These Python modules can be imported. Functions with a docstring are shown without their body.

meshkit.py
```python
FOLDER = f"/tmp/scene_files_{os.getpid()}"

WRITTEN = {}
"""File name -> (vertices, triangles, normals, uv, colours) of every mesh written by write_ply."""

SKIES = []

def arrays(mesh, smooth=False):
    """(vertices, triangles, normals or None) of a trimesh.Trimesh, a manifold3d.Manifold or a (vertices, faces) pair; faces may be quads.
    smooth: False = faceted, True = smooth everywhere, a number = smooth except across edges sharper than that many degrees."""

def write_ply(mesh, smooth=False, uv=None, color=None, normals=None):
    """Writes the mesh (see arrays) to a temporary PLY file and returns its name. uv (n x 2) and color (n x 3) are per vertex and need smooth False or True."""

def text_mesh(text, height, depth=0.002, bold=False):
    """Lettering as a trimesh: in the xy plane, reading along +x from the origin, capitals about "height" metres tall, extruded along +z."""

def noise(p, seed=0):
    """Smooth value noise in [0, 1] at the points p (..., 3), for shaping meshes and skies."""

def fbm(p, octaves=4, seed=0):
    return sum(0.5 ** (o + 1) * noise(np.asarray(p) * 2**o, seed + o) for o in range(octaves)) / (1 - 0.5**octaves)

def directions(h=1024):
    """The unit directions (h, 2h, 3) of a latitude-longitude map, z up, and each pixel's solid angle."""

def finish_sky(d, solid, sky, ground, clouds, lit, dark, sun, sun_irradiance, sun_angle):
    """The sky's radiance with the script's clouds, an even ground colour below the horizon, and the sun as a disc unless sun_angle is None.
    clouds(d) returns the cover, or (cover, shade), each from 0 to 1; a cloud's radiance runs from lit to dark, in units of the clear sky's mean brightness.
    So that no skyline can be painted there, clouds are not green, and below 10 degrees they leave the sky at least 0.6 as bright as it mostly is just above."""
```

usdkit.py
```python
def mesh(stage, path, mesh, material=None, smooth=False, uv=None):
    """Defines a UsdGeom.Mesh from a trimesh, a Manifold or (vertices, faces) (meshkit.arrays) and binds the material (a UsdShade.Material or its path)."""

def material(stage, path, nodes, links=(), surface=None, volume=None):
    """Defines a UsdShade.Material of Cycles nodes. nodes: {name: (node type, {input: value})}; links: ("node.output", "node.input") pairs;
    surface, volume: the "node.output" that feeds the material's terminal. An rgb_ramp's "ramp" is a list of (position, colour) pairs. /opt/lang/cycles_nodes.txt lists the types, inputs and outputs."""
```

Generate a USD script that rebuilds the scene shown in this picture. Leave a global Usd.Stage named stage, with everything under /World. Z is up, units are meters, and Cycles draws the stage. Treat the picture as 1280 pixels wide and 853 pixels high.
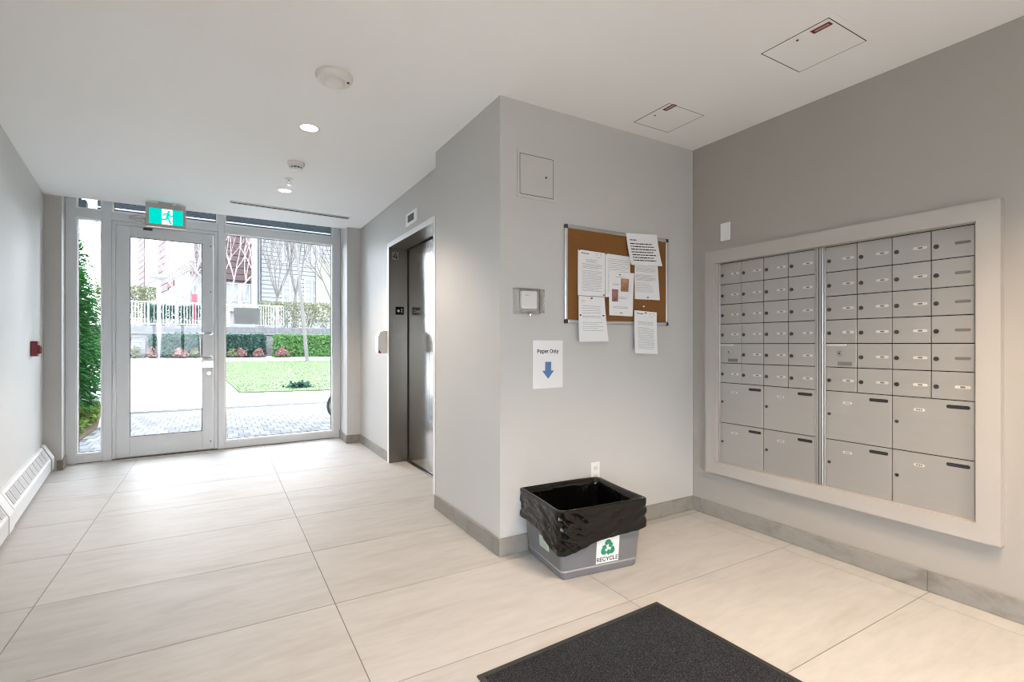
import math, random
import numpy as np, trimesh, usdkit, meshkit, shapely, shapely.affinity
from shapely.geometry import Polygon, LineString, Point, box as sbox
from pxr import Usd, UsdGeom, UsdLux, Gf, Sdf

stage = Usd.Stage.CreateInMemory()
UsdGeom.SetStageUpAxis(stage, 'Z'); UsdGeom.SetStageMetersPerUnit(stage, 1.0)
UsdGeom.Xform.Define(stage, '/World')
rng = np.random.default_rng(7); random.seed(7)

# ---------------------------------------------------------------- camera, sky, lamps
CAM_H = 1.18
cam = UsdGeom.Camera.Define(stage, '/World/camera')
cam.AddTranslateOp().Set(Gf.Vec3d(0, 0, CAM_H)); cam.AddRotateZOp().Set(-30.4); cam.AddRotateXOp().Set(90)
cam.CreateHorizontalApertureAttr(36.0); cam.CreateFocalLengthAttr(36.0 * 625 / 1280)
cam.CreateVerticalApertureOffsetAttr(3.9 * 36 / 1280); cam.CreateClippingRangeAttr(Gf.Vec2f(0.05, 500))
cam.CreateExposureAttr(0.34)
sky = UsdLux.DomeLight.Define(stage, '/World/sky')          # even bright overcast
sky.CreateIntensityAttr(4.0); sky.CreateColorAttr(Gf.Vec3f(0.92, 0.985, 1.09))
LAMP_COLOR = Gf.Vec3f(1.0, 0.755, 0.52)
LAMP_POWER = 34.0                                           # every ceiling downlight
CEIL = 2.565
DOWNLIGHTS = [(0.50, 3.418), (0.515, 4.928), (1.90, 0.30), (1.45, 0.45), (2.05, -0.7), (0.30, -1.3), (2.1, -1.9), (-1.0, -1.9)]

# ---------------------------------------------------------------- helpers
def lin(r, g=None, b=None):
    c = np.array([r, r if g is None else g, r if b is None else b], float) / 255
    return tuple(np.where(c < 0.04045, c / 12.92, ((c + 0.055) / 1.055) ** 2.4))
def mat(name, col, rough=0.5, metal=0.0, var=0.0, scale=4.0, stretch=(1, 1, 1), bump=0.0, bscale=60.0, bdist=0.002, spec=0.5, ran=0.0, **kw):
    n = {'p': ('principled_bsdf', {'roughness': rough, 'metallic': metal, 'specular_ior_level': spec, **kw})}
    l = []
    if var or bump:
        n['g'] = ('texture_coordinate', {}); n['m'] = ('mapping', {'scale': stretch}); l.append(('g.object', 'm.vector'))
    if var:
        n['n'] = ('noise_texture', {'scale': scale, 'detail': 5.0, 'roughness': 0.6})
        n['r'] = ('rgb_ramp', {'ramp': [(0.25, tuple(np.clip(np.array(col) * (1 - var), 0, 1))), (0.75, tuple(np.clip(np.array(col) * (1 + var), 0, 1)))]})
        l += [('m.vector', 'n.vector'), ('n.fac', 'r.fac')]
        out = 'r.color'
        if ran:
            n['o'] = ('object_info', {}); n['k'] = ('map_range', {'from_min': 0.0, 'from_max': 1.0, 'to_min': 1 - ran, 'to_max': 1 + ran}); n['x'] = ('vector_math', {'math_type': 'scale'})
            l += [('o.random', 'k.value'), ('r.color', 'x.vector1'), ('k.result', 'x.scale')]; out = 'x.vector'
        l.append((out, 'p.base_color'))
    else:
        n['p'][1]['base_color'] = col
    if bump:
        n['bn'] = ('noise_texture', {'scale': bscale, 'detail': 3.0}); n['b'] = ('bump', {'strength': bump, 'distance': bdist})
        l += [('m.vector', 'bn.vector'), ('bn.fac', 'b.height'), ('b.normal', 'p.normal')]
    return usdkit.material(stage, '/World/Looks/' + name, n, l, surface='p.BSDF')
def emit(name, col, s):
    return usdkit.material(stage, '/World/Looks/' + name, {'e': ('emission', {'color': col, 'strength': s})}, [], surface='e.emission')

CB_F = None
def cbox(x0, x1, y0, y1, z0, z1, c=0.002):
    """a box with chamfered edges"""
    global CB_F
    c = min(c, (x1 - x0) / 2.01, (y1 - y0) / 2.01, (z1 - z0) / 2.01)
    lo, hi = np.array([x0, y0, z0]), np.array([x1, y1, z1]); v = []
    for sx in (0, 1):
        for sy in (0, 1):
            for sz in (0, 1):
                s = np.array([sx, sy, sz]); p = np.where(s, hi, lo); inn = np.where(s, -c, c)
                for k in range(3):
                    q = p + inn; q[k] = p[k]; v.append(q)
    v = np.array(v, float)
    if CB_F is None:
        t = []
        for sx in (0, 1):
            for sy in (0, 1):
                for sz in (0, 1):
                    s = np.array([sx, sy, sz])
                    for k in range(3):
                        q = np.where(s, 0.8, -0.8) * 1.0; q[k] = 1.0 if s[k] else -1.0; t.append(q)
        h = trimesh.Trimesh(np.array(t), np.zeros((0, 3), int), process=False)
        hull = trimesh.convex.convex_hull(np.array(t))
        idx = [int(np.argmin(np.linalg.norm(np.array(t) - p, axis=1))) for p in hull.vertices]
        CB_F = np.array(idx)[hull.faces]
    return v, CB_F
def bx(x0, x1, y0, y1, z0, z1):
    v = np.array([[x, y, z] for x in (x0, x1) for y in (y0, y1) for z in (z0, z1)], float)
    f = np.array([[0, 1, 3], [0, 3, 2], [4, 6, 7], [4, 7, 5], [0, 4, 5], [0, 5, 1], [2, 3, 7], [2, 7, 6], [0, 2, 6], [0, 6, 4], [1, 5, 7], [1, 7, 3]])
    return v, f
def join(*ms):
    ms = [m for m in ms if m is not None]; v, f, n = [], [], 0
    for a, b in ms:
        v.append(a); f.append(np.asarray(b) + n); n += len(a)
    return np.vstack(v), np.vstack(f)
def xf(m, M):
    return np.asarray(m[0]) @ M[:3, :3].T + M[:3, 3], m[1]
def mv(m, x=0, y=0, z=0, rz=0):
    c, s = math.cos(rz), math.sin(rz)
    return np.asarray(m[0]) @ np.array([[c, -s, 0], [s, c, 0], [0, 0, 1]]).T + [x, y, z], m[1]
def tm(t): return np.array(t.vertices), np.array(t.faces)
def frame(o, ux, uy):
    ux, uy = np.array(ux, float), np.array(uy, float); ux /= np.linalg.norm(ux); uy /= np.linalg.norm(uy)
    M = np.eye(4); M[:3, 0], M[:3, 1], M[:3, 2], M[:3, 3] = ux, uy, np.cross(ux, uy), o
    return M
def prism(poly, d0, d1, M=None):
    """a polygon (shapely or points) extruded between two depths of its frame"""
    if not hasattr(poly, 'geom_type'): poly = Polygon(poly)
    parts = []
    for g in (poly.geoms if hasattr(poly, 'geoms') else [poly]):
        if g.is_empty or g.area < 1e-9: continue
        t = trimesh.creation.extrude_polygon(g, d1 - d0); t.apply_translation([0, 0, d0]); parts.append(tm(t))
    m = join(*parts)
    return m if M is None else xf(m, M)
def tube(pts, r, n=10, closed=False):
    p = np.asarray(pts, float); k = len(p); r = np.broadcast_to(r, (k,))
    t = (np.roll(p, -1, 0) - np.roll(p, 1, 0)) if closed else np.gradient(p, axis=0)
    t /= np.linalg.norm(t, axis=1, keepdims=True) + 1e-12
    a = np.zeros_like(t); ref = np.array([0, 0, 1.0]) if abs(t[0, 2]) < 0.9 else np.array([1.0, 0, 0])
    for i in range(k):
        a[i] = ref - t[i] * (ref @ t[i]); a[i] /= np.linalg.norm(a[i]) + 1e-12; ref = a[i]
    b = np.cross(t, a); an = np.arange(n) * 2 * np.pi / n
    v = (p[:, None] + r[:, None, None] * (np.cos(an)[None, :, None] * a[:, None] + np.sin(an)[None, :, None] * b[:, None])).reshape(-1, 3)
    f = []
    for i in range(k if closed else k - 1):
        for j in range(n):
            q = [i * n + j, i * n + (j + 1) % n, ((i + 1) % k) * n + (j + 1) % n, ((i + 1) % k) * n + j]
            f += [[q[0], q[2], q[1]], [q[0], q[3], q[2]]]
    if not closed:
        v = np.vstack([v, p[:1], p[-1:]]); c0, c1 = len(v) - 2, len(v) - 1
        for j in range(n):
            f += [[c0, j, (j + 1) % n], [c1, (k - 1) * n + (j + 1) % n, (k - 1) * n + j]]
    f = np.array(f)[:, ::-1]
    return v, f
def cyl(p0, p1, r, n=16): return tube([p0, p1], r, n)
def lathe(prof, c=(0, 0, 0), n=32, M=None):
    """profile of (r, z), turned about z"""
    prof = np.array(prof, float); k = len(prof); an = np.arange(n) * 2 * np.pi / n
    v = np.stack([prof[:, None, 0] * np.cos(an), prof[:, None, 0] * np.sin(an), np.repeat(prof[:, 1:], n, 1)], -1).reshape(-1, 3)
    f = []
    for i in range(k - 1):
        for j in range(n):
            q = [i * n + j, i * n + (j + 1) % n, (i + 1) * n + (j + 1) % n, (i + 1) * n + j]
            f += [[q[0], q[1], q[2]], [q[0], q[2], q[3]]]
    m = (v, np.array(f))
    if M is not None: m = xf(m, M)
    return m[0] + np.array(c), m[1]
def rrect(w, h, r, n=6):
    pts = []
    for cx, cy, a0 in ((w / 2 - r, h / 2 - r, 0), (-w / 2 + r, h / 2 - r, 90), (-w / 2 + r, -h / 2 + r, 180), (w / 2 - r, -h / 2 + r, 270)):
        for k in range(n + 1):
            a = math.radians(a0 + 90 * k / n); pts.append((cx + r * math.cos(a), cy + r * math.sin(a)))
    return Polygon(pts)
def text(s, h, M, depth=0.0008, bold=False, center=True):
    t = meshkit.text_mesh(s, h, depth, bold); v = np.array(t.vertices)
    if center: v[:, 0] -= (v[:, 0].min() + v[:, 0].max()) / 2
    return xf((v, np.array(t.faces)), M)

USED, ORIGIN = {}, {}
def numbered(parent, name):
    k = (parent, name); USED[k] = USED.get(k, -1) + 1
    return name if USED[k] == 0 else f'{name}_{USED[k]:03d}'
def tag(p, label=None, cat=None, group=None, kind=None):
    for k, x in (('label', label), ('category', cat), ('group', group), ('kind', kind)):
        if x: p.SetCustomDataByKey(k, x)
    return p
def thing(name, label, cat, loc=(0, 0, 0), rz=0.0, group=None, kind=None):
    path = '/World/' + numbered('/World', name); x = UsdGeom.Xform.Define(stage, path)
    x.AddTranslateOp().Set(Gf.Vec3d(*map(float, loc))); x.AddRotateZOp().Set(math.degrees(rz))
    ORIGIN[path] = (np.array(loc, float), rz)
    return tag(x.GetPrim(), label, cat, group, kind)
def obj(name, m, material, parent=None, smooth=False, kind=None, label=None, cat=None, group=None, double=True):
    """one Mesh prim; m in world coordinates, moved into its thing's frame"""
    pp = '/World' if parent is None else str(parent.GetPath())
    path = pp + '/' + numbered(pp, name); v, f = m; v = np.asarray(v, float)
    o = next((ORIGIN[k] for k in (pp, pp.rsplit('/', 1)[0], '/'.join(pp.split('/')[:3])) if k in ORIGIN), None)
    if o is not None:
        c, s = math.cos(-o[1]), math.sin(-o[1]); v = (v - o[0]) @ np.array([[c, -s, 0], [s, c, 0], [0, 0, 1]]).T
    g = usdkit.mesh(stage, path, (v, f), material, smooth=smooth)
    g.CreateDoubleSidedAttr(True)
    return tag(g.GetPrim(), label, cat, group, kind)
def dup(src, loc, rz=0.0, label=None, group=None):
    was = src.GetCustomData()
    r = thing(src.GetName().rstrip('0123456789').rstrip('_'), label or was.get('label'), was.get('category'), loc, rz, group or was.get('group'), was.get('kind'))
    r.GetReferences().AddInternalReference(src.GetPath()); r.SetInstanceable(True)
    return r

# ---------------------------------------------------------------- materials
M = {}
M['paint'] = mat('wall_paint', (0.52, 0.515, 0.505), 0.55, var=0.02, scale=1.5, bump=0.08, bscale=220, bdist=0.001)
M['paint_dark'] = mat('taupe_wall_paint', (0.365, 0.34, 0.31), 0.55, var=0.02, scale=1.5, bump=0.08, bscale=220, bdist=0.001)
M['ceiling'] = mat('ceiling_paint', (0.89, 0.905, 0.92), 0.75, var=0.01, scale=1.0)
M['trimwood'] = mat('painted_frame', (0.42, 0.395, 0.365), 0.4, var=0.015, scale=3)
M['white'] = mat('white_plastic', (0.74, 0.735, 0.72), 0.35, var=0.01, scale=5)
M['white_enamel'] = mat('white_enamel', (0.60, 0.61, 0.62), 0.4, var=0.015, scale=6)
M['dark_gap'] = mat('dark_gap', (0.02, 0.02, 0.021), 0.7)
M['dark_rubber'] = mat('black_rubber', (0.025, 0.026, 0.028), 0.6)
M['alum'] = mat('grey_aluminium_frame', (0.645, 0.67, 0.70), 0.42, metal=0.0, var=0.015, scale=3)
M['bead'] = mat('pale_glazing_bead', (0.78, 0.79, 0.80), 0.35)
M['steel'] = mat('brushed_steel', (0.27, 0.255, 0.235), 0.27, metal=1.0, var=0.05, scale=60, stretch=(1, 1, 0.02), anisotropic=0.6)
M['steel_door'] = mat('elevator_door_steel', (0.40, 0.39, 0.375), 0.16, metal=1.0, var=0.04, scale=60, stretch=(1, 1, 0.02))
M['chrome'] = mat('satin_chrome', (0.62, 0.62, 0.62), 0.22, metal=1.0)
M['dark_metal'] = mat('dark_metal', (0.10, 0.095, 0.09), 0.35, metal=0.8)
M['mail'] = mat('anodised_mailbox_aluminium', (0.43, 0.415, 0.395), 0.38, metal=0.45, var=0.02, scale=40, stretch=(1, 0.03, 1), ran=0.02)
M['mail_frame'] = mat('mailbox_frame_aluminium', (0.55, 0.55, 0.55), 0.3, metal=0.7)
M['badge'] = mat('number_badge', (0.66, 0.64, 0.60), 0.3)
M['badge_dark'] = mat('badge_grey', (0.16, 0.155, 0.15), 0.4)
M['grout'] = mat('grout', (0.14, 0.125, 0.11), 0.8)
M['red'] = mat('red_enamel', (0.17, 0.006, 0.014), 0.35)
M['green'] = mat('recycle_green', (0.015, 0.24, 0.13), 0.5)
M['black'] = mat('black_print', (0.02, 0.02, 0.022), 0.5)
M['ink'] = mat('grey_print', (0.30, 0.32, 0.36), 0.7)
M['blue'] = mat('blue_print', (0.085, 0.19, 0.40), 0.5)
M['paper'] = mat('white_paper', (0.76, 0.765, 0.78), 0.8, var=0.01, scale=8)
M['cork'] = mat('cork', (0.20, 0.082, 0.018), 0.85, var=0.22, scale=180, bump=0.3, bscale=250, bdist=0.001)
M['photo_a'] = mat('photo_print', (0.36, 0.20, 0.12), 0.5, var=0.7, scale=25)
M['clear_plastic'] = usdkit.material(stage, '/World/Looks/clear_plastic', {'t': ('transparent_bsdf', {'color': (0.985, 0.985, 0.99)}), 'g': ('glossy_bsdf', {'color': (1, 1, 1), 'roughness': 0.08}), 'f': ('fresnel', {'IOR': 1.14}), 'x': ('mix_closure', {})},
    [('f.fac', 'x.fac'), ('t.BSDF', 'x.closure1'), ('g.BSDF', 'x.closure2')], surface='x.closure')
M['glass'] = usdkit.material(stage, '/World/Looks/window_glass', {'t': ('transparent_bsdf', {'color': (0.955, 0.97, 0.965)}), 'g': ('glossy_bsdf', {'color': (1, 1, 1), 'roughness': 0.0}), 'f': ('fresnel', {'IOR': 1.22}), 'x': ('mix_closure', {})},
    [('f.fac', 'x.fac'), ('t.BSDF', 'x.closure1'), ('g.BSDF', 'x.closure2')], surface='x.closure')
def tilemat(name, base, vein, rough, stretch, sc=1.6, spec=0.2):
    n = {'g': ('texture_coordinate', {}), 'o': ('object_info', {}), 'k': ('math', {'math_type': 'multiply', 'value2': 37.0}), 'c': ('combine_xyz', {}), 'a': ('vector_math', {'math_type': 'add'}),
         'm': ('mapping', {'scale': stretch}), 'n': ('noise_texture', {'scale': sc, 'detail': 7.0, 'roughness': 0.62, 'distortion': 0.8}), 'n2': ('noise_texture', {'scale': sc * 5, 'detail': 4.0, 'roughness': 0.6}),
         'r': ('rgb_ramp', {'ramp': [(0.30, vein), (0.48, base), (0.75, tuple(np.array(base) * 1.06))]}), 'r2': ('rgb_ramp', {'ramp': [(0.3, (0.93, 0.925, 0.92)), (0.65, (1.02, 1.02, 1.02))]}),
         'x': ('mix_color', {'blend_type': 'multiply', 'fac': 1.0}), 'v': ('map_range', {'to_min': 0.955, 'to_max': 1.03}), 's': ('vector_math', {'math_type': 'scale'}), 'p': ('principled_bsdf', {'roughness': rough, 'specular_ior_level': spec})}
    l = [('o.random', 'k.value1'), ('k.value', 'c.x'), ('k.value', 'c.z'), ('g.object', 'm.vector'), ('m.vector', 'a.vector1'), ('c.vector', 'a.vector2'), ('a.vector', 'n.vector'), ('a.vector', 'n2.vector'), ('n.fac', 'r.fac'), ('n2.fac', 'r2.fac'),
         ('r.color', 'x.a'), ('r2.color', 'x.b'), ('x.result', 's.vector1'), ('o.random', 'v.value'), ('v.result', 's.scale'), ('s.vector', 'p.base_color')]
    return usdkit.material(stage, '/World/Looks/' + name, n, l, surface='p.BSDF')
M['tile'] = tilemat('porcelain_floor_tile', (0.46, 0.454, 0.446), (0.415, 0.402, 0.388), 0.5, (0.8, 3.2, 1))
M['base_tile'] = tilemat('grey_skirting_tile', (0.27, 0.255, 0.235), (0.19, 0.175, 0.155), 0.4, (2.0, 2.0, 3.0), 2.0)

# ---------------------------------------------------------------- the room
FA = math.radians(3.43); F0 = np.array([-1.279, 6.409, 0.0])             # the window front is turned a little
FM = np.eye(4); FM[:3, :3] = [[math.cos(FA), -math.sin(FA), 0], [math.sin(FA), math.cos(FA), 0], [0, 0, 1]]; FM[:3, 3] = F0
def fw(m): return xf(m, FM)                                              # (along, outward, up) of the window front
def fp(s, n, z=0.0): return FM[:3, :3] @ np.array([s, n, z]) + F0
LWD = np.array([0.1131, -0.9936, 0]); LWN = np.array([0.9936, 0.1131, 0]); LW0 = np.array([-1.394, 6.17, 0.0])
LM = np.eye(4); LM[:3, 0] = LWD; LM[:3, 1] = LWN; LM[:3, 3] = LW0; LRZ = math.atan2(LWD[1], LWD[0])   # left wall: (towards camera, into room, up)
LM[:3, 2] = [0, 0, 1]
def lwf(m): return xf(m, LM)
XR, YB, XC, XE, YC, XD = 2.926, 2.431, 1.349, 1.470, 3.387, 1.646
room = Polygon([(-1.394, 6.17), (-1.268, 6.17), tuple(fp(-0.012, 0.0)[:2]), tuple(fp(2.612, 0.0)[:2]), (1.314, 6.11), (XE, 6.105), (XE, 4.90), (XD + .02, 4.89), (XD + .02, 3.71), (XE, 3.70), (XE, YC), (XC, YC), (XC, YB), (XR, YB), (XR, -3.2), (-2.2, -3.2), (-2.2, 1.0), tuple((LW0 + LWD * 5.2)[:2])])
# floor: each big porcelain tile is a piece of its own
fl = thing('floor', 'pale beige floor of large porcelain tiles across the lobby', 'floor', kind='structure')
obj('grout_bed', prism(room.buffer(0.05), -0.06, -0.0015), M['grout'], fl)
XS = [-0.717 + 1.174 * k for k in range(-2, 5)]; YS = [1.707 + 0.659 * k for k in range(-8, 9)]
inner = room.buffer(-0.001)
for i in range(len(XS) - 1):
    for j in range(len(YS) - 1):
        g = sbox(XS[i] + .0016, YS[j] + .0016, XS[i + 1] - .0016, YS[j + 1] - .0016).intersection(inner)
        for q in (g.geoms if hasattr(g, 'geoms') else [g]):
            if q.is_empty or q.area < 2e-4 or q.geom_type != 'Polygon': continue
            c = q.buffer(-0.0007, join_style=2)
            if c.is_empty or c.geom_type != 'Polygon': continue
            obj('tile', prism(q, -0.012, -0.0006), M['tile'], fl) if False else obj('tile', join(prism(q, -0.012, -0.0007), prism(c, -0.0007, 0.0)), M['tile'], fl)
# walls
H2 = 2.80
def wallpoly(name, label, pts, z0, z1, m='paint', parent=None):
    if parent is None: parent = thing(name, label, 'wall', kind='structure')
    obj('plaster', prism(pts, z0, z1), M[m], parent); return parent
a, b = LW0, LW0 + LWD * 5.2
wl = thing('wall_left', 'plain pale grey left wall beside the baseboard heater', 'wall', kind='structure')
obj('plaster', prism([tuple(a[:2]), tuple(b[:2]), (-2.2, 1.0), (-2.4, 1.15), tuple((a - LWN * .25)[:2])], 0, CEIL), M['paint'], wl)
obj('plaster', prism(sbox(-1.0, 0, 3.4, CEIL).difference(sbox(-.0, .08, 1.6, 2.12)), 0, .2, frame((-2.2, 0, 0), (0, -1, 0), (0, 0, 1))), M['paint'], wl)
wl9 = thing('window_8', 'wide street window in the left wall behind the viewer', 'window', kind='structure')
for y in (-1.6, -.83, -.06): obj('mullion', cbox(-2.33, -2.23, y, y + .06, .08, 2.12), M['alum'], wl9)
for z in (.08, 2.06): obj('rail', cbox(-2.32, -2.24, -1.6, .0, z, z + .06), M['alum'], wl9)
obj('pane', bx(-2.283, -2.277, -1.56, -.04, .12, 2.08), M['glass'], wl9)
pl = thing('wall_front_left', 'narrow plaster pier between the left wall and the sidelight', 'wall', kind='structure')
obj('plaster', prism([(-1.66, 6.17), (-1.268, 6.17), tuple(fp(-0.012, 0.0)[:2]), tuple(fp(-0.012, .2)[:2]), (-1.66, 6.60)], 0, H2), M['paint'], pl)
obj('facade_wall', prism([(-1.66, 6.30), (-1.66, 6.60), (-7, 6.3), (-7, 6.0)], 0, 6.0), M['paint'], pl)
pr = thing('wall_front_right', 'narrow plaster pier between the large window and the elevator wall', 'wall', kind='structure')
obj('plaster', prism([(1.314, 6.11), (XE, 6.105), (1.72, 6.105), (1.72, 6.78), tuple(fp(2.612, .2)[:2]), tuple(fp(2.612, 0.0)[:2])], 0, H2), M['paint'], pr)
obj('facade_wall', prism([(1.72, 6.5), (1.72, 6.78), (8, 7.15), (8, 6.9)], 0, 6.0), M['paint'], pr)
we = thing('wall_elevator', 'pale wall with the steel elevator entrance set into it', 'wall', kind='structure')
obj('plaster', prism([(XE, 4.94), (XE, 6.105), (1.72, 6.105), (1.72, 4.94)], 0, CEIL), M['paint'], we)
obj('plaster', prism([(XE, 3.66), (XE, 4.94), (1.72, 4.94), (1.72, 3.66)], 2.18, CEIL), M['paint'], we)
obj('plaster', prism([(XE, YC), (XE, 3.66), (1.72, 3.66), (1.72, YC)], 0, CEIL), M['paint'], we)
wc = thing('wall_center', 'square grey wall pier that carries the cork notice board', 'wall', kind='structure')
obj('plaster', prism([(XC, YB), (XR + .3, YB), (XR + .3, YC), (XC, YC)], 0, CEIL), M['paint'], wc)
MB = dict(y0=0.872, y1=2.212, z0=0.386, z1=1.726)
wr = thing('wall_right', 'taupe right wall with the mailbox banks built into it', 'wall', kind='structure')
WRM = frame((XR, 0, 0), (0, 1, 0), (0, 0, 1))
obj('plaster', prism(sbox(-3.2, 0, YB, CEIL).difference(sbox(MB['y0'], MB['z0'], MB['y1'], MB['z1'])), 0, 0.3, WRM), M['paint_dark'], wr)
obj('recess_back', bx(XR + .3, XR + .32, -3.2, YB, 0, CEIL), M['dark_gap'], wr)
wb = thing('wall_back', 'plaster wall behind the viewer around the street windows', 'wall', kind='structure')
obj('plaster', prism(sbox(-2.4, 0, 3.2, CEIL).difference(sbox(-1.0, 0.08, 1.0, 1.92)), 0, .2, frame((0, -3.2, 0), (1, 0, 0), (0, 0, 1))), M['paint'], wb)
w9 = thing('window_9', 'wide street window in the wall behind the viewer', 'window', kind='structure')
for x in (-1.0, -.34, .30, .94): obj('mullion', cbox(x, x + .06, -3.33, -3.23, .08, 1.92), M['alum'], w9)
for z in (.08, 1.86): obj('rail', cbox(-1.0, 1.0, -3.32, -3.24, z, z + .06), M['alum'], w9)
obj('pane', bx(-.96, .96, -3.283, -3.277, .12, 1.88), M['glass'], w9)
# ceiling with holes for the downlights and the slot diffuser
cp = Polygon([(-2.45, -3.45), (3.3, -3.45), (3.3, 6.10), (1.313, 6.10), (1.313, 6.20), (-1.267, 6.166), (-1.66, 6.166), (-2.45, 6.1)])
cp = cp.difference(sbox(-2.45, 1.6, -1.75, 6.2))
DS = (0.098, 5.568, 1.239, 5.645)
for x, y in DOWNLIGHTS: cp = cp.difference(Point(x, y).buffer(0.053, 24))
DM = frame((DS[0], DS[1], 0), (DS[2] - DS[0], DS[3] - DS[1], 0), (-(DS[3] - DS[1]), DS[2] - DS[0], 0)); DLEN = math.hypot(DS[2] - DS[0], DS[3] - DS[1])
slot = Polygon([tuple((DM @ [x, y, 0, 1])[:2]) for x, y in ((0, -.045), (DLEN, -.045), (DLEN, .045), (0, .045))])
cp = cp.difference(slot)
HATCH = [(2.222, 2.556, 1.122, 1.481), (2.224, 2.540, 1.995, 2.331)]
for x0, x1, y0, y1 in HATCH: cp = cp.difference(sbox(x0 + .0054, y0 + .0244, x1 - .0054, y1 - .0244))
ce = thing('ceiling', 'smooth white painted ceiling over the whole lobby', 'ceiling', kind='structure')
obj('plaster', prism(cp, CEIL, CEIL + .04), M['ceiling'], ce)
obj('slab', prism([(-2.45, -3.45), (3.4, -3.45), (3.4, 6.10), (1.72, 6.10), (1.313, 6.2), (-1.267, 6.166), (-1.72, 6.166), (-2.45, 6.1)], CEIL + .16, CEIL + .3), M['ceiling'], ce)
obj('bulkhead', prism([(-1.267, 6.13), (1.313, 6.165), (1.313, 6.2), (-1.267, 6.166)], CEIL + .04, CEIL + .3), M['ceiling'], ce)
obj('window_pocket', prism([(-1.72, 6.1), (1.75, 6.1), (1.75, 6.9), (-1.72, 6.7)], H2, H2 + .1), M['ceiling'], ce)
# skirting: grey tiles
def skirt(name, label, runs):
    t = thing(name, label, 'baseboard', kind='structure')
    for p, q, nrm, cuts in runs:
        p, q, nrm = np.array(p, float), np.array(q, float), np.array(nrm, float); d = q - p; L = np.linalg.norm(d); d /= L
        cs = [0] + [c for c in cuts if 0.01 < c < L - .01] + [L]
        for c0, c1 in zip(cs[:-1], cs[1:]):
            fr = frame((p[0] + d[0] * c0, p[1] + d[1] * c0, 0), (d[0], d[1], 0), (nrm[0], nrm[1], 0)); hz = fr[2, 2]
            m = cbox(.0008, c1 - c0 - .0008, 0.0005, .0125, .0005 if hz > 0 else -.0985, .0985 if hz > 0 else -.0005, .0015)
            obj('tile', xf(m, fr), M['base_tile'], t)
    return t
skirt('baseboard_right', 'grey tile baseboard along the mailbox wall', [((XR, YB - .013), (XR, -3.2), (-1, 0), [.069 - .013, .72, 1.363, 2.01, 2.66, 3.31, 3.96, 4.6, 5.2])])
skirt('baseboard_center', 'grey tile baseboard round the notice board pier', [((XC - .0125, YB), (XR, YB), (0, -1), [.62, 1.27]), ((XC, YC), (XC, YB), (-1, 0), [.31, .55])])
skirt('baseboard_elevator', 'pale grey tile baseboard left of the elevator', [((XE, 6.105), (XE, 4.955), (-1, 0), [.5])])
skirt('baseboard_front_right', 'short grey tile baseboard on the pier right of the window', [((1.3015, 6.11), (XE - .013, 6.105), (0, -1), []), ((1.314, 6.11), tuple(fp(2.612, -.005)[:2]), (-1, 0), [])])
skirt('baseboard_front_left', 'short grey tile baseboard on the pier left of the sidelight', [(tuple((LW0 + LWN * .09)[:2]), (-1.2555, 6.17), (0, -1), []), (tuple(fp(-.012, -.005)[:2]), (-1.268, 6.17), (1, 0), [])])

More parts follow.
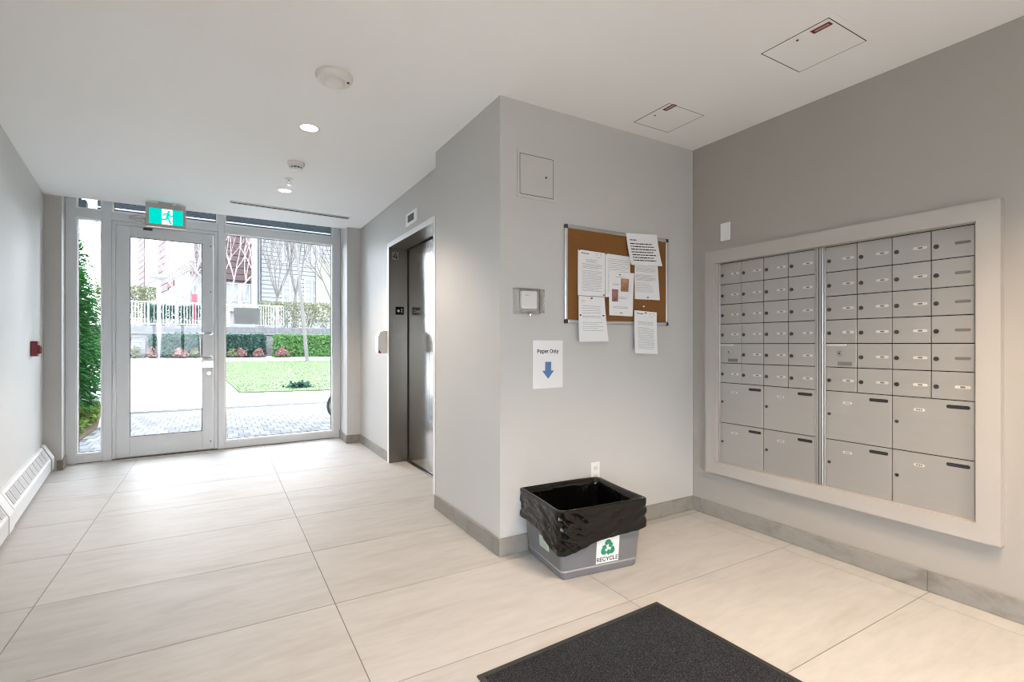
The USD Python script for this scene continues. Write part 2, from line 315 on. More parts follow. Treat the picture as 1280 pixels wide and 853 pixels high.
# ---------------------------------------------------------------- storefront: frame, panes, door
tf = thing('trim_1', 'grey aluminium storefront frame around door and windows', 'window frame', tuple(F0), FA, kind='structure')
S1, SR = -0.012, 2.612
FD0, FD1 = 0.0, 0.13
def fbar(s0, s1, z0, z1, n0=FD0, n1=FD1, c=.003): return fw(cbox(s0, s1, n0, n1, z0, z1, c))
obj('mullion', fbar(S1, .066, 0, H2), M['alum'], tf); obj('mullion', fbar(.272, .343, 0, H2), M['alum'], tf)
obj('mullion', fbar(1.275, 1.338, 0, H2), M['alum'], tf); obj('mullion', fbar(2.528, SR, 0, H2), M['alum'], tf)
for s0, s1 in ((.066, .272), (.343, 1.275), (1.338, 2.528)):
    obj('transom_rail', fbar(s0, s1, 2.44, 2.522), M['alum'], tf); obj('head_rail', fbar(s0, s1, 2.74, H2), M['alum'], tf)
for s0, s1 in ((.066, .272), (1.338, 2.528)): obj('sill_rail', fbar(s0, s1, .004, .082), M['alum'], tf)
obj('threshold', fbar(.343, 1.275, 0.0, .008, 0, .12, .001), M['dark_metal'], tf)
obj('door_jamb', fbar(.343, .373, .008, 2.44, .02, .11), M['alum'], tf); obj('door_jamb', fbar(1.236, 1.275, .008, 2.44, .02, .11), M['alum'], tf)
obj('door_head', fbar(.373, 1.236, 2.405, 2.44, .02, .11), M['alum'], tf)
def window(name, label, s0, s1, z0, z1, bead=True):
    t = thing(name, label, 'window', tuple(fp((s0 + s1) / 2, 0)), FA, kind='structure')
    obj('pane', fw(bx(s0 + .004, s1 - .004, .062, .068, z0 + .004, z1 - .004)), M['glass'], t)
    w = .016
    for q in ((s0, s1, z0, z0 + w), (s0, s1, z1 - w, z1)): obj('glazing_bead', fbar(*q, .004, .055, .001), M['bead'], t)
    for q in ((s0, s0 + w, z0 + w, z1 - w), (s1 - w, s1, z0 + w, z1 - w)): obj('glazing_bead', fbar(*q, .004, .055, .001), M['bead'], t)
    g = .005
    obj('gasket', join(fbar(s0 + w, s1 - w, z0 + w, z0 + w + g, .055, .062, .0005), fbar(s0 + w, s1 - w, z1 - w - g, z1 - w, .055, .062, .0005), fbar(s0 + w, s0 + w + g, z0 + w + g, z1 - w - g, .055, .062, .0005), fbar(s1 - w - g, s1 - w, z0 + w + g, z1 - w - g, .055, .062, .0005)), M['dark_rubber'], t)
    return t
window('window_1', 'narrow tall sidelight pane left of the glass door', .066, .272, .082, 2.44)
window('window_2', 'large fixed window pane right of the glass door', 1.338, 2.528, .082, 2.44)
window('window_3', 'small transom pane above the sidelight', .066, .272, 2.522, 2.74)
window('window_4', 'transom pane above the glass door', .343, 1.275, 2.522, 2.74)
window('window_5', 'long transom pane above the large window', 1.338, 2.528, 2.522, 2.74)
d1 = thing('door_1', 'grey aluminium framed glass entrance door with pull handle', 'door', tuple(fp(.376, .05)), FA, kind='structure')
DL, DR, DZ0, DZ1 = .376, 1.233, .012, 2.402; GL, GR, GZ0, GZ1 = .489, 1.128, .218, 2.293
obj('stile', fbar(DL, GL, DZ0, DZ1, .022, .068), M['alum'], d1); obj('stile', fbar(GR, DR, DZ0, DZ1, .022, .068), M['alum'], d1)
obj('rail', fbar(GL, GR, DZ0, GZ0, .022, .068), M['alum'], d1); obj('rail', fbar(GL, GR, GZ1, DZ1, .022, .068), M['alum'], d1)
obj('pane', fw(bx(GL, GR, .043, .049, GZ0, GZ1)), M['glass'], d1)
g = .006
obj('gasket', join(fbar(GL, GR, GZ0, GZ0 + g, .03, .042, .0005), fbar(GL, GR, GZ1 - g, GZ1, .03, .042, .0005), fbar(GL, GL + g, GZ0, GZ1, .03, .042, .0005), fbar(GR - g, GR, GZ0, GZ1, .03, .042, .0005)), M['dark_rubber'], d1)
hd = obj('pull_handle', fw(tube([(1.205, .022, 1.300), (1.205, -.035, 1.302), (1.198, -.055, 1.302), (1.150, -.066, 1.302), (1.125, -.066, 1.295), (1.112, -.066, 1.275), (1.108, -.066, 1.24), (1.108, -.066, 1.09), (1.112, -.066, 1.055), (1.125, -.066, 1.036), (1.150, -.066, 1.029), (1.198, -.055, 1.029), (1.205, -.035, 1.029), (1.205, .022, 1.031)], .0115, 10)), M['chrome'], d1, smooth=40)
for z in (1.300, 1.031): obj('rose', fw(xf(cyl((0, 0, 0), (0, 0, .008), .019, 18), frame((1.205, .022, z), (1, 0, 0), (0, 0, 1)))), M['chrome'], hd, smooth=40)
lk = obj('latch_box', fbar(1.128, 1.236, .918, 1.0, -.006, .022, .004), M['chrome'], d1)
obj('paddle', fbar(1.10, 1.165, .93, .988, -.035, -.006, .006), M['chrome'], lk)
obj('lock_cylinder', fw(xf(cyl((0, 0, 0), (0, 0, .012), .02, 20), frame((1.19, .022, .855), (1, 0, 0), (0, 0, 1)))), M['chrome'], d1, smooth=40)
for z in (2.27, 1.76, .10): obj('screw', fw(xf(cyl((0, 0, 0), (0, 0, .003), .007, 10), frame((1.205, .022, z), (1, 0, 0), (0, 0, 1)))), M['dark_metal'], d1)
cl = obj('closer_body', fbar(.62, .86, 2.447, 2.50, -.055, 0, .008), M['chrome'], d1)
obj('closer_arm', fw(join(tube([(.66, -.03, 2.49), (.60, -.05, 2.492), (.52, -.07, 2.492), (.492, -.075, 2.482), (.490, -.075, 2.470), (.52, -.07, 2.463), (.60, -.05, 2.462)], .009, 8), cyl((.645, -.045, 2.44), (.645, -.045, 2.47), .012))), M['chrome'], cl, smooth=40)
obj('closer_shoe', fbar(.60, .68, 2.375, 2.397, .004, .022, .003), M['dark_metal'], d1)

# ---------------------------------------------------------------- elevator
t = thing('elevator_entrance', 'brushed steel elevator entrance with closed sliding door in the recess', 'elevator', (XE, 4.30, 0))
EY0, EY1 = 3.705, 4.885; EZ = 2.137
fr_ = obj('door_frame', join(cbox(XE - .016, XD, EY1, EY1 + .05, 0, EZ + .046, .002), cbox(XE - .016, XD, EY0 - .05, EY0, 0, EZ + .046, .002), cbox(XE - .016, XD, EY0, EY1, EZ, EZ + .046, .002)), M['steel'], t)
for q in ((XE - .0185, XE - .0162, EY1, EY1 + .05, 0.0, EZ + .046), (XE - .0185, XE - .0162, EY0 - .05, EY0, 0.0, EZ + .046), (XE - .0185, XE - .0162, EY0, EY1, EZ, EZ + .046)):
    obj('trim', cbox(*q, .0008), M['bead'], fr_)
obj('door_panel', cbox(XD + .004, XD + .03, 4.30, EY1 - .008, .012, EZ - .008, .002), M['steel_door'], t)
obj('door_panel', cbox(XD + .004, XD + .03, EY0 + .002, 4.297, .012, EZ - .008, .002), M['steel_door'], t)
obj('door_gap', join(bx(XD + .012, XD + .06, EY0, EY1, .001, EZ)), M['dark_gap'], t)
obj('door_seal', join(bx(XD - .003, XD + .0035, EY1 - .012, EY1 - .0005, .006, EZ - .0005), bx(XD - .003, XD + .0035, EY0, EY1 - .012, EZ - .012, EZ - .0005)), M['dark_gap'], t)
obj('sill', cbox(XD - .02, XD + .012, EY0, EY1, .0005, .006, .001), M['dark_metal'], t)
JM = frame((1.585, EY1 - .0008, 0), (1, 0, 0), (0, 0, 1))               # on the far jamb, facing the viewer
pt = obj('floor_plate', join(cbox(1.487, 1.548, EY1 - .002, EY1, 2.02, 2.10, .0008)), mat('floor_plate_grey', (.22, .22, .215), .5), t)
obj('numeral', text('4', .062, frame((1.518, EY1 - .002, 2.03), (1, 0, 0), (0, 0, 1)), .001, True), M['black'], pt)
cp_ = obj('call_plate', cbox(1.52, 1.605, EY1 - .004, EY1, 1.474, 1.553, .001), mat('call_plate_black', (.006, .006, .007), .5, spec=.08), t)
obj('button', xf(cyl((0, 0, 0), (0, 0, .004), .013, 18), frame((1.548, EY1 - .004, 1.512), (1, 0, 0), (0, 0, 1))), M['chrome'], cp_, smooth=40)
obj('indicator', join(prism([(-.007, 0), (.007, 0), (0, .014)], 0, .001, frame((1.582, EY1 - .004, 1.522), (1, 0, 0), (0, 0, 1))), prism([(-.007, 0), (.007, 0), (0, -.014)], 0, .001, frame((1.582, EY1 - .004, 1.508), (1, 0, 0), (0, 0, 1)))), M['badge'], cp_)
t = thing('elevator_indicator', 'small white square plate with a dark display above the elevator', 'display', (XE, 4.244, 2.235))
obj('plate', cbox(XE - .012, XE, 4.10, 4.385, 2.236, 2.349, .003), M['bead'], t)
obj('screen', cbox(XE - .0135, XE - .012, 4.165, 4.325, 2.262, 2.324, .0005), M['black'], t)
# hand sanitiser by the elevator
t = thing('hand_sanitizer_dispenser', 'white rounded wall dispenser with a dark red mark beside the elevator', 'dispenser', (XE, 5.0, 1.08))
SM = frame((0, 5.055, 0), (1, 0, 0), (0, 0, 1))
prof = [(1.46, 1.085), (1.46, 1.315), (1.415, 1.312), (1.385, 1.295), (1.37, 1.265), (1.364, 1.22), (1.364, 1.115), (1.372, 1.09)]
obj('shell', prism(prof, 0, .10, SM), M['white'], t)
obj('wall_bracket', cbox(1.46, XE, 4.953, 5.057, 1.07, 1.33, .002), M['bead'], t)
obj('warning_mark', prism([(1.366, 1.092), (1.398, 1.086), (1.378, 1.125)], .1, .1012, SM), M['red'], t)
# ---------------------------------------------------------------- left wall: heater, pull station
HL = 4.05; HP = [(0, .035), (.062, .030), (.076, .045), (.076, .145), (.018, .262), (0, .266)]
t = thing('baseboard_heater', 'white slanted baseboard heater with louvre slots along left wall', 'heater', tuple(LW0 + LWD * 2.1), LRZ)
def hprism(s0, s1, prof): return lwf(prism(prof, s0, s1, frame((0, 0, 0), (0, 1, 0), (0, 0, 1))))
def grow(p, d): return [tuple(q) for q in np.array(Polygon(p).buffer(d, join_style=2).intersection(sbox(0, 0, 1, 1)).exterior.coords)[:-1]]
for s0, s1 in ((.252, 1.925), (1.96, HL)): obj('cover', hprism(s0, s1, HP), M['white_enamel'], t)
obj('joint', hprism(.225, .252, grow(HP, -.003)), M['dark_gap'], t); obj('joint', hprism(1.925, 1.96, grow(HP, -.003)), M['dark_gap'], t)
obj('end_cap', hprism(.09, .225, grow(HP, .005)), M['white_enamel'], t)
obj('splice_cap', hprism(1.955, 2.10, grow(HP, .005)), M['white_enamel'], t)
sl = np.array([.018 - .076, .262 - .145]); sl /= np.linalg.norm(sl)
SLM = LM @ frame((0, .076, .145), (1, 0, 0), (0, sl[0], sl[1]))
flip = 1 if (SLM[:3, 2] @ LWN) > 0 else -1
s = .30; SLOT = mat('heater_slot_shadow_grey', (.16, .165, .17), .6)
k = 0
while s < HL - .06:
    if not (1.86 < s < 2.12):
        c0, c1 = sorted((flip * -.0005, flip * .0035))
        lo = .020; 
        obj('louvre', xf(cbox(s, s + .013, lo, .112, c0, c1, .001), SLM), M['white_enamel'], t)
        cc0, cc1 = sorted((flip * -.0005, flip * .0006))
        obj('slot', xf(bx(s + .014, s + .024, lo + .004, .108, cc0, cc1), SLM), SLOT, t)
    k += 1; s += .026 if k % 5 else .046
t = thing('fire_alarm_pull_station', 'small dark red fire alarm pull station on the left wall', 'fire alarm', tuple(LW0 + LWD * .67 + np.array([0, 0, 1.08])), LRZ)
obj('body', lwf(cbox(.612, .712, 0, .042, 1.08, 1.205, .004)), M['red'], t)
obj('pull_lever', lwf(join(cbox(.618, .706, .042, .056, 1.156, 1.172, .003), cbox(.618, .632, .042, .056, 1.10, 1.172, .003), cbox(.692, .706, .042, .056, 1.10, 1.172, .003))), M['red'], t)
obj('white_label', lwf(cbox(.634, .690, .042, .0445, 1.11, 1.153, .001)), M['white'], t, label='white label plate')
# ---------------------------------------------------------------- things on the ceiling
SPOT = []; LENS = emit('lamp_lens', (1.0, .9, .78), 14)
def downlight(x, y):
    lab = {0: 'round recessed downlight nearer the viewer, beyond the ceiling speaker', 1: 'round recessed downlight nearest the entrance door', 2: 'round recessed downlight over the mailbox banks', 3: 'round recessed downlight above the entrance mat', 4: 'round recessed downlight in the alcove behind the viewer', 5: 'round recessed downlight just behind the viewer', 6: 'round recessed downlight by the street window, nearer the mailbox wall side', 7: 'round recessed downlight by the street window, nearer the left side'}[len(SPOT)]
    SPOT.append((x, y)); i = len(SPOT)
    if True:
        t = thing('downlight', lab, 'ceiling light', (x, y, CEIL), 0, 'recessed ceiling downlights')
        obj('trim_ring', lathe([(.0525, .012), (.0525, -.001), (.060, -.004), (.068, -.002), (.069, .0), (.0525, .012)], (x, y, CEIL), 36), M['white'], t, smooth=50)
        obj('can', lathe([(.0525, .0), (.0525, .05), (.0, .05), (.0, .0515), (.054, .0515), (.054, .0)], (x, y, CEIL), 36), M['white'], t, smooth=30)
        obj('lens', lathe([(.0, .038), (.049, .038), (.049, .042), (.0, .042)], (x, y, CEIL), 36), LENS, t)
        L = UsdLux.SphereLight.Define(stage, str(t.GetPath()) + '/lamp'); L.AddTranslateOp().Set(Gf.Vec3d(0, 0, 0.012))
        L.CreateRadiusAttr(.03); L.CreateIntensityAttr(LAMP_POWER * (.68 if i <= 2 else 1.0)); L.CreateColorAttr(LAMP_COLOR); L.CreateNormalizeAttr(True)
        sh = UsdLux.ShapingAPI.Apply(L.GetPrim()); sh.CreateShapingConeAngleAttr(56.0); sh.CreateShapingConeSoftnessAttr(0.6)
for x, y in DOWNLIGHTS: downlight(x, y)
t = thing('ceiling_speaker', 'round white low-profile alarm disc with raised centre on the ceiling', 'alarm speaker', (.515, 2.69, CEIL))
Z = CEIL
obj('base_ring', lathe([(0, 0), (.092, 0), (.093, -.010), (.084, -.026), (.070, -.032), (.058, -.030), (0, -.030)], (.515, 2.69, Z), 48), M['white'], t, smooth=30)
obj('dome', lathe([(.052, -.030), (.050, -.040), (.040, -.046), (.02, -.049), (0.0, -.050)], (.515, 2.69, Z), 40), M['white'], t, smooth=50)
obj('sensor', join(cyl((.578, 2.66, Z - .031), (.578, 2.66, Z - .037), .006, 12)), M['black'], t)
t = thing('smoke_detector', 'white smoke detector with dark vent band on ceiling near the sprinkler', 'smoke detector', (.51, 4.13, CEIL))
obj('base', lathe([(0, 0), (.062, 0), (.062, -.012), (.054, -.030), (.048, -.036), (0, -.036)], (.51, 4.13, Z), 40), M['white'], t, smooth=30)
obj('vent_band', lathe([(.043, -.036), (.043, -.046)], (.51, 4.13, Z), 32), M['dark_gap'], t)
for k in range(12):
    an = k * math.pi / 6
    obj('vent_rib', mv(cbox(.0425, .046, -.003, .003, Z - .046, Z - .036, .0005), .51, 4.13, 0, an), M['white'], t)
obj('cap', lathe([(.047, -.046), (.044, -.053), (.03, -.058), (0, -.060)], (.51, 4.13, Z), 32), M['white'], t, smooth=50)
t = thing('sprinkler_head', 'small chrome sprinkler head hanging from the ceiling', 'sprinkler', (.507, 4.555, CEIL))
obj('escutcheon', lathe([(0, 0), (.034, 0), (.033, -.004), (.014, -.010), (0, -.010)], (.507, 4.555, Z), 28), M['white'], t, smooth=40)
obj('body', join(cyl((.507, 4.555, Z - .01), (.507, 4.555, Z - .028), .008, 12), tube([(.495, 4.555, Z - .024), (.492, 4.555, Z - .035), (.505, 4.555, Z - .05)], .003, 6), tube([(.519, 4.555, Z - .024), (.522, 4.555, Z - .035), (.509, 4.555, Z - .05)], .003, 6)), M['chrome'], t, smooth=40)
obj('deflector', lathe([(0, -.050), (.016, -.050), (.016, -.052), (0, -.052)], (.507, 4.555, Z), 20), M['chrome'], t)
# slot diffuser by the window
t = thing('air_slot_diffuser', 'long thin dark linear air slot in the ceiling before the window', 'air vent', (DS[0], DS[1], CEIL), math.atan2(DS[3] - DS[1], DS[2] - DS[0]))
def dm(m): return xf(m, DM)
obj('plenum', dm(join(bx(.001, DLEN - .001, -.0445, .0445, Z + .0405, Z + .044), bx(.001, DLEN - .001, -.0448, -.044, Z + .0005, Z + .04), bx(.001, DLEN - .001, .044, .0448, Z + .0005, Z + .04))), M['dark_gap'], t)
obj('frame', dm(join(cbox(-.008, DLEN + .008, -.053, -.044, Z - .0015, Z, .0005), cbox(-.008, DLEN + .008, .044, .053, Z - .0015, Z, .0005))), M['white'], t)
obj('blade', dm(cbox(.002, DLEN - .002, -.007, .007, Z - .001, Z + .012, .0005)), M['alum'], t)
for k in range(1, 16): obj('spacer', dm(cbox(DLEN * k / 16 - .004, DLEN * k / 16 + .004, -.043, .043, Z + .012, Z + .03, .0005)), M['dark_metal'], t)
# ceiling access hatches
def hatch(lab, x0, x1, y0, y1, lock, l0, l1):
    t = thing('access_hatch', lab, 'access hatch', ((x0 + x1) / 2, (y0 + y1) / 2, CEIL), 0, 'ceiling access hatches')
    w = .024
    e0, e1, e2, e3 = x0 + .0055, x1 - .0055, y0 + w + .0005, y1 - w - .0005
    g0_, g1_, g2_, g3_ = x0 + .0125, x1 - .0100, y0 + w + .0052, y1 - w - .0052
    obj('gap', prism(sbox(e0, e2, e1, e3).difference(sbox(g0_ + .0002, g2_ + .0002, g1_ - .0002, g3_ - .0002)), Z - .0002, Z + .01, None), M['dark_gap'], t)
    obj('frame', prism(sbox(x0, y0, x1, y1).difference(sbox(e0, e2, e1, e3)), Z - .0012, Z, None), M['ceiling'], t)
    d = obj('door', cbox(g0_ + .0004, g1_ - .0004, g2_ + .0004, g3_ - .0004, Z - .0014, Z + .012, .0004), M['ceiling'], t)
    obj('lock', lathe([(0, -.0014), (.006, -.0014), (.006, -.0034), (0, -.0034)], (lock[0], lock[1], Z), 14), M['dark_metal'], d)
    q = obj('label_strip', cbox(l0[0], l1[0], l0[1], l1[1], Z - .0021, Z - .0014, .0002), M['red'], d, label='dark red label strip')
    n = 11; hh = (l1[1] - l0[1]); r2 = random.Random(3)
    obj('lettering', join(*[bx((l0[0] + l1[0]) / 2 - .006 - .001 * r2.random(), (l0[0] + l1[0]) / 2 + .006, l0[1] + hh * (.12 + .76 * k / n), l0[1] + hh * (.12 + .76 * k / n) + hh * .035 * (0.6 + r2.random() * .8), Z - .0027, Z - .0021) for k in range(n)]), M['badge'], q, kind='stuff')
hatch('white ceiling access hatch with red label above the mailbox banks, nearer the viewer', 2.222, 2.556, 1.122, 1.481, (2.271, 1.305), (2.256, 1.160), (2.289, 1.241))
hatch('white ceiling access hatch with red label close to the notice board wall', 2.224, 2.540, 1.995, 2.331, (2.275, 2.17), (2.256, 2.013), (2.292, 2.095))
# exit sign
EA = FA; EM = frame((-.606, 5.925, 0), (math.cos(EA), math.sin(EA), 0), (0, 0, 1)); EW = .325
def ew(m): return xf(m, EM)         # (along, up, towards viewer)
t = thing('exit_sign', 'lit green running man exit sign hung over the entrance door', 'exit sign', (-.606, 5.925, 2.32), EA)
c1 = lin(205, 205, 200)
obj('housing', ew(join(cbox(0, EW, 2.322, 2.548, -.05, 0, .003))), M['trimwood'], t)
obj('canopy', ew(cbox(.10, .24, 2.548, CEIL, -.045, -.005, .002)), M['white'], t)
obj('mounting_tab', ew(cbox(.10, .215, 2.528, 2.556, 0, .012, .002)), M['trimwood'], t)
M['teal'] = emit('exit_teal', (0.0, .62, .52), 1.0); M['exit_white'] = emit('exit_white', (.80, 1.0, .95), 1.05)
px0, px1, pz0, pz1 = .026, .300, 2.350, 2.500; s0, s1 = .128, .216
pn = obj('lit_panel', ew(cbox(px0, s0, pz0, pz1, 0, .003, .0005)), M['teal'], t); obj('lit_panel', ew(cbox(s1, px1, pz0, pz1, 0, .003, .0005)), M['teal'], t)
obj('white_field', ew(cbox(s0, s1, pz0, pz1, 0, .003, .0005)), M['exit_white'], t)
man = shapely.union_all([Point(.185, 2.478).buffer(.0095), LineString([(.180, 2.459), (.172, 2.421)]).buffer(.0105), LineString([(.176, 2.462), (.150, 2.452), (.141, 2.438)]).buffer(.005), LineString([(.184, 2.456), (.196, 2.437), (.216, 2.438)]).buffer(.005),
    LineString([(.172, 2.421), (.158, 2.398), (.130, 2.398)]).buffer(.0065), LineString([(.174, 2.420), (.186, 2.395), (.198, 2.366)]).buffer(.0065)])
obj('running_man', ew(prism(man, .003, .0042)), M['teal'], t)

# ---------------------------------------------------------------- notice board wall
def bw(x, z, off=0.0): return frame((x, YB - off, z), (1, 0, 0), (0, 0, 1))
t = thing('wall_access_panel', 'square painted access panel high on the notice board wall', 'access panel', (1.59, YB, 2.02))
w = .018
obj('gap', bx(1.462, 1.722, YB - .0012, YB, 2.02, 2.285), M['dark_gap'], t)
obj('frame', prism(sbox(1.458, 2.018, 1.727, 2.288).difference(sbox(1.475, 2.036, 1.710, 2.270)), 0, .004, frame((0, YB, 0), (1, 0, 0), (0, 0, 1))), M['paint'], t)
q = obj('door', cbox(1.4785, 1.7065, YB - .0045, YB - .0012, 2.0395, 2.2665, .0006), M['paint'], t)
obj('lock', xf(cyl((0, 0, 0), (0, 0, .003), .006, 14), bw(1.655, 2.155, .0045)), M['dark_metal'], q)
# cork board
t = thing('notice_board', 'brown cork notice board with silver frame and black corners', 'notice board', (2.223, YB, 1.306))
BX0, BX1, BZ0, BZ1 = 1.785, 2.661, 1.306, 1.899
obj('cork_panel', cbox(BX0 + .01, BX1 - .01, YB - .012, YB - .001, BZ0 + .01, BZ1 - .01, .001), M['cork'], t)
fw_ = .022
for q in ((BX0 + fw_, BX1 - fw_, BZ0, BZ0 + fw_), (BX0 + fw_, BX1 - fw_, BZ1 - fw_, BZ1), (BX0, BX0 + fw_, BZ0 + fw_, BZ1 - fw_), (BX1 - fw_, BX1, BZ0 + fw_, BZ1 - fw_)):
    obj('frame_rail', cbox(q[0], q[1], YB - .019, YB - .0005, q[2], q[3], .004), M['mail_frame'], t)
for x in (BX0 - .001, BX1 - fw_ - .001):
    for z in (BZ0 - .001, BZ1 - fw_ - .001): obj('corner_cap', cbox(x, x + fw_ + .002, YB - .021, YB - .0004, z, z + fw_ + .002, .005), M['dark_rubber'], t)
PIN = dict(red=mat('pin_red', (.35, .02, .02), .3), white=M['white'], blue=mat('pin_blue', (.03, .05, .12), .3), gold=mat('pin_brass', (.30, .16, .05), .35, metal=.5))
def pin(x, z, off, col='blue', par=None):
    m = lathe([(0, .009), (.0035, .009), (.004, .007), (.0025, .004), (.005, .001), (.005, 0), (0, 0)], (0, 0, 0), 10)
    return xf(m, bw(x, z, off))
class Sheet:
    """a pinned sheet: four corners on the wall (TL, TR, BR, BL), a stand-off and a little curl"""
    def __init__(s, c, off, curl=.006, seed=0): s.c, s.off, s.curl, s.seed = np.array(c, float), off, curl, seed
    def at(s, u, v, up=0.0):
        u, v = np.asarray(u, float), np.asarray(v, float); c = s.c
        p = (c[0] * ((1 - u) * v)[..., None] + c[1] * (u * v)[..., None] + c[2] * (u * (1 - v))[..., None] + c[3] * ((1 - u) * (1 - v))[..., None])
        lift = s.off + s.curl * ((1 - v) ** 2 * 1.2 + .35 * np.sin(math.pi * u + s.seed) * (1 - v) + .25 * (2 * u - 1) ** 2)
        return np.stack([p[..., 0], YB - lift - up, p[..., 1]], -1)
    def mesh(s, nu=8, nv=10, th=.0005):
        U, V = np.meshgrid(np.linspace(0, 1, nu + 1), np.linspace(0, 1, nv + 1)); f = []
        top, bot = s.at(U, V, th).reshape(-1, 3), s.at(U, V, 0).reshape(-1, 3); n = len(top); W = nu + 1
        for j in range(nv):
            for i in range(nu):
                q = [j * W + i, j * W + i + 1, (j + 1) * W + i + 1, (j + 1) * W + i]
                f += [[q[0], q[1], q[2]], [q[0], q[2], q[3]], [q[0] + n, q[2] + n, q[1] + n], [q[0] + n, q[3] + n, q[2] + n]]
        rim = [i for i in range(W)] + [j * W + nu for j in range(1, nv + 1)] + [nv * W + i for i in range(nu - 1, -1, -1)] + [j * W for j in range(nv - 1, 0, -1)]
        for a, b in zip(rim, rim[1:] + rim[:1]): f += [[a, a + n, b], [b, a + n, b + n]]
        return np.vstack([top, bot]), np.array(f)
    def patch(s, u0, v0, u1, v1, up=.0007, k=2):
        U, V = np.meshgrid(np.linspace(u0, u1, k + 1), np.linspace(v0, v1, 2)); f = []
        for i in range(k): f += [[i, i + 1, i + k + 2], [i, i + k + 2, i + k + 1]]
        return s.at(U, V, up).reshape(-1, 3), np.array(f)
def words(s, rows, h, r, dens=.8, wmin=.02, wmax=.07):
    """rows of (v, u0, u1): short word-shaped bars, as unreadable print looks from afar"""
    ms = []
    for v, u0, u1 in rows:
        u = u0
        while u < u1 - .01:
            w = min(r.uniform(wmin, wmax), u1 - u); ms.append(s.patch(u, v, u + w, v + h, k=1)); u += w + .012
    return join(*ms)
def sheet(label, c, off, curl, seed, blocks, pins, extra=None, h=.010):
    s = Sheet(c, off, curl, seed); r = random.Random(seed)
    ctr = s.at(.5, 0); t = thing('paper_notice', label, 'notice', (ctr[0], YB, ctr[2]), 0, 'papers pinned to the notice board')
    obj('sheet', s.mesh(), M['paper'], t, smooth=40)
    rows = []
    for v1, v0, st, u0, u1 in blocks:
        v = v1
        while v > v0: rows.append((v, u0, u1 - r.random() * .25 * (u1 - u0) * (r.random() < .35))); v -= st
    if rows: obj('print', words(s, rows, h, r), M['ink'], t, kind='stuff')
    for u, v, col in pins:
        p = s.at(u, v, .0005); obj('pin', pin(p[0], p[2], YB - p[1], col), PIN[col], t)
    return t, s
def logo(t, s): obj('letterhead', join(s.patch(.12, .925, .20, .945), s.patch(.21, .925, .40, .940)), M['black'], t, kind='stuff'); obj('stamp_box', join(*[s.patch(u, v, u + w, v + hh) for u, v, w, hh in ((.68, .90, .012, .06), (.86, .90, .012, .06), (.68, .955, .06, .008), (.81, .955, .06, .008), (.74, .87, .07, .012))]), M['ink'], t, kind='stuff')
B = .014
t, s = sheet('printed letter with small dark letterhead, upper left on the notice board', [(1.882, 1.757), (2.095, 1.752), (2.091, 1.478), (1.876, 1.476)], B, .004, 1, [(.80, .74, .028, .30, .72), (.70, .60, .03, .16, .90), (.55, .10, .034, .16, .9)], [(.04, .99, 'gold'), (.95, .03, 'gold')]); logo(t, s)
t, s = sheet('plain printed page half hidden behind the flyer with two photos', [(2.097, 1.752), (2.310, 1.748), (2.306, 1.50), (2.094, 1.475)], B, .003, 2, [(.88, .08, .05, .12, .92)], [(.03, .99, 'gold')])
t, s = sheet('white flyer with two small brownish photos at the middle of the board', [(2.124, 1.640), (2.338, 1.642), (2.318, 1.360), (2.118, 1.362)], B + .005, .007, 3, [(.88, .87, .03, .27, .64), (.72, .66, .03, .15, .42), (.42, .38, .03, .42, .75), (.20, .16, .028, .17, .80)], [])
obj('photo', s.patch(.48, .56, .80, .86), M['photo_a'], t); obj('photo', s.patch(.12, .32, .38, .60), mat('photo_print_b', (.25, .12, .13), .5, var=.8, scale=22), t)
obj('heading', join(s.patch(.40, .93, .47, .95), s.patch(.46, .06, .56, .075)), M['black'], t, kind='stuff')
t, s = sheet('printed page at right of board, its top hidden by the bold notice', [(2.349, 1.720), (2.558, 1.720), (2.573, 1.477), (2.346, 1.475)], B, .004, 5, [(.84, .72, .03, .05, .9), (.66, .48, .026, .05, .9), (.44, .18, .04, .05, .75)], [(.5, .06, 'red')])
t, s = sheet('bold-lettered notice curling over the top frame of the board', [(2.263, 1.897), (2.540, 1.915), (2.567, 1.703), (2.294, 1.692)], .021, .016, 4, [], [(.42, .86, 'white')])
r = random.Random(9); rows = [(.78, .10, .32)] + [(.665 - .087 * k, .10 + (.012 if k > 3 else 0), .80 + .12 * ((k * 37) % 5) / 5) for k in range(7)]
obj('bold_print', words(s, rows, .032, r, wmin=.04, wmax=.14), M['black'], t, kind='stuff')
t, s = sheet('printed letter hanging past the bottom frame, left on the board', [(1.879, 1.473), (2.083, 1.474), (2.103, 1.197), (1.875, 1.194)], .0215, .012, 6, [(.90, .86, .03, .12, .25), (.78, .62, .05, .14, .82), (.56, .5, .03, .14, .82), (.42, .2, .045, .14, .85)], [(.5, .96, 'blue'), (.06, .58, 'blue'), (.90, .58, 'blue')])
t, s = sheet('printed letter hanging past the bottom frame, right on the board', [(2.336, 1.402), (2.541, 1.393), (2.540, 1.113), (2.328, 1.122)], .0215, .010, 8, [(.74, .66, .03, .15, .85), (.60, .08, .035, .15, .88)], [(.5, .96, 'red')]); logo(t, s)
for x, z in ((1.872, 1.83), (2.43, 1.43)):
    obj('push_pin', pin(x, z, .0121), PIN['gold'] if x < 2 else PIN['white'], None, label='loose brass push pin upper left on the cork' if x < 2 else 'loose white push pin above the lower right letter', cat='push pin')
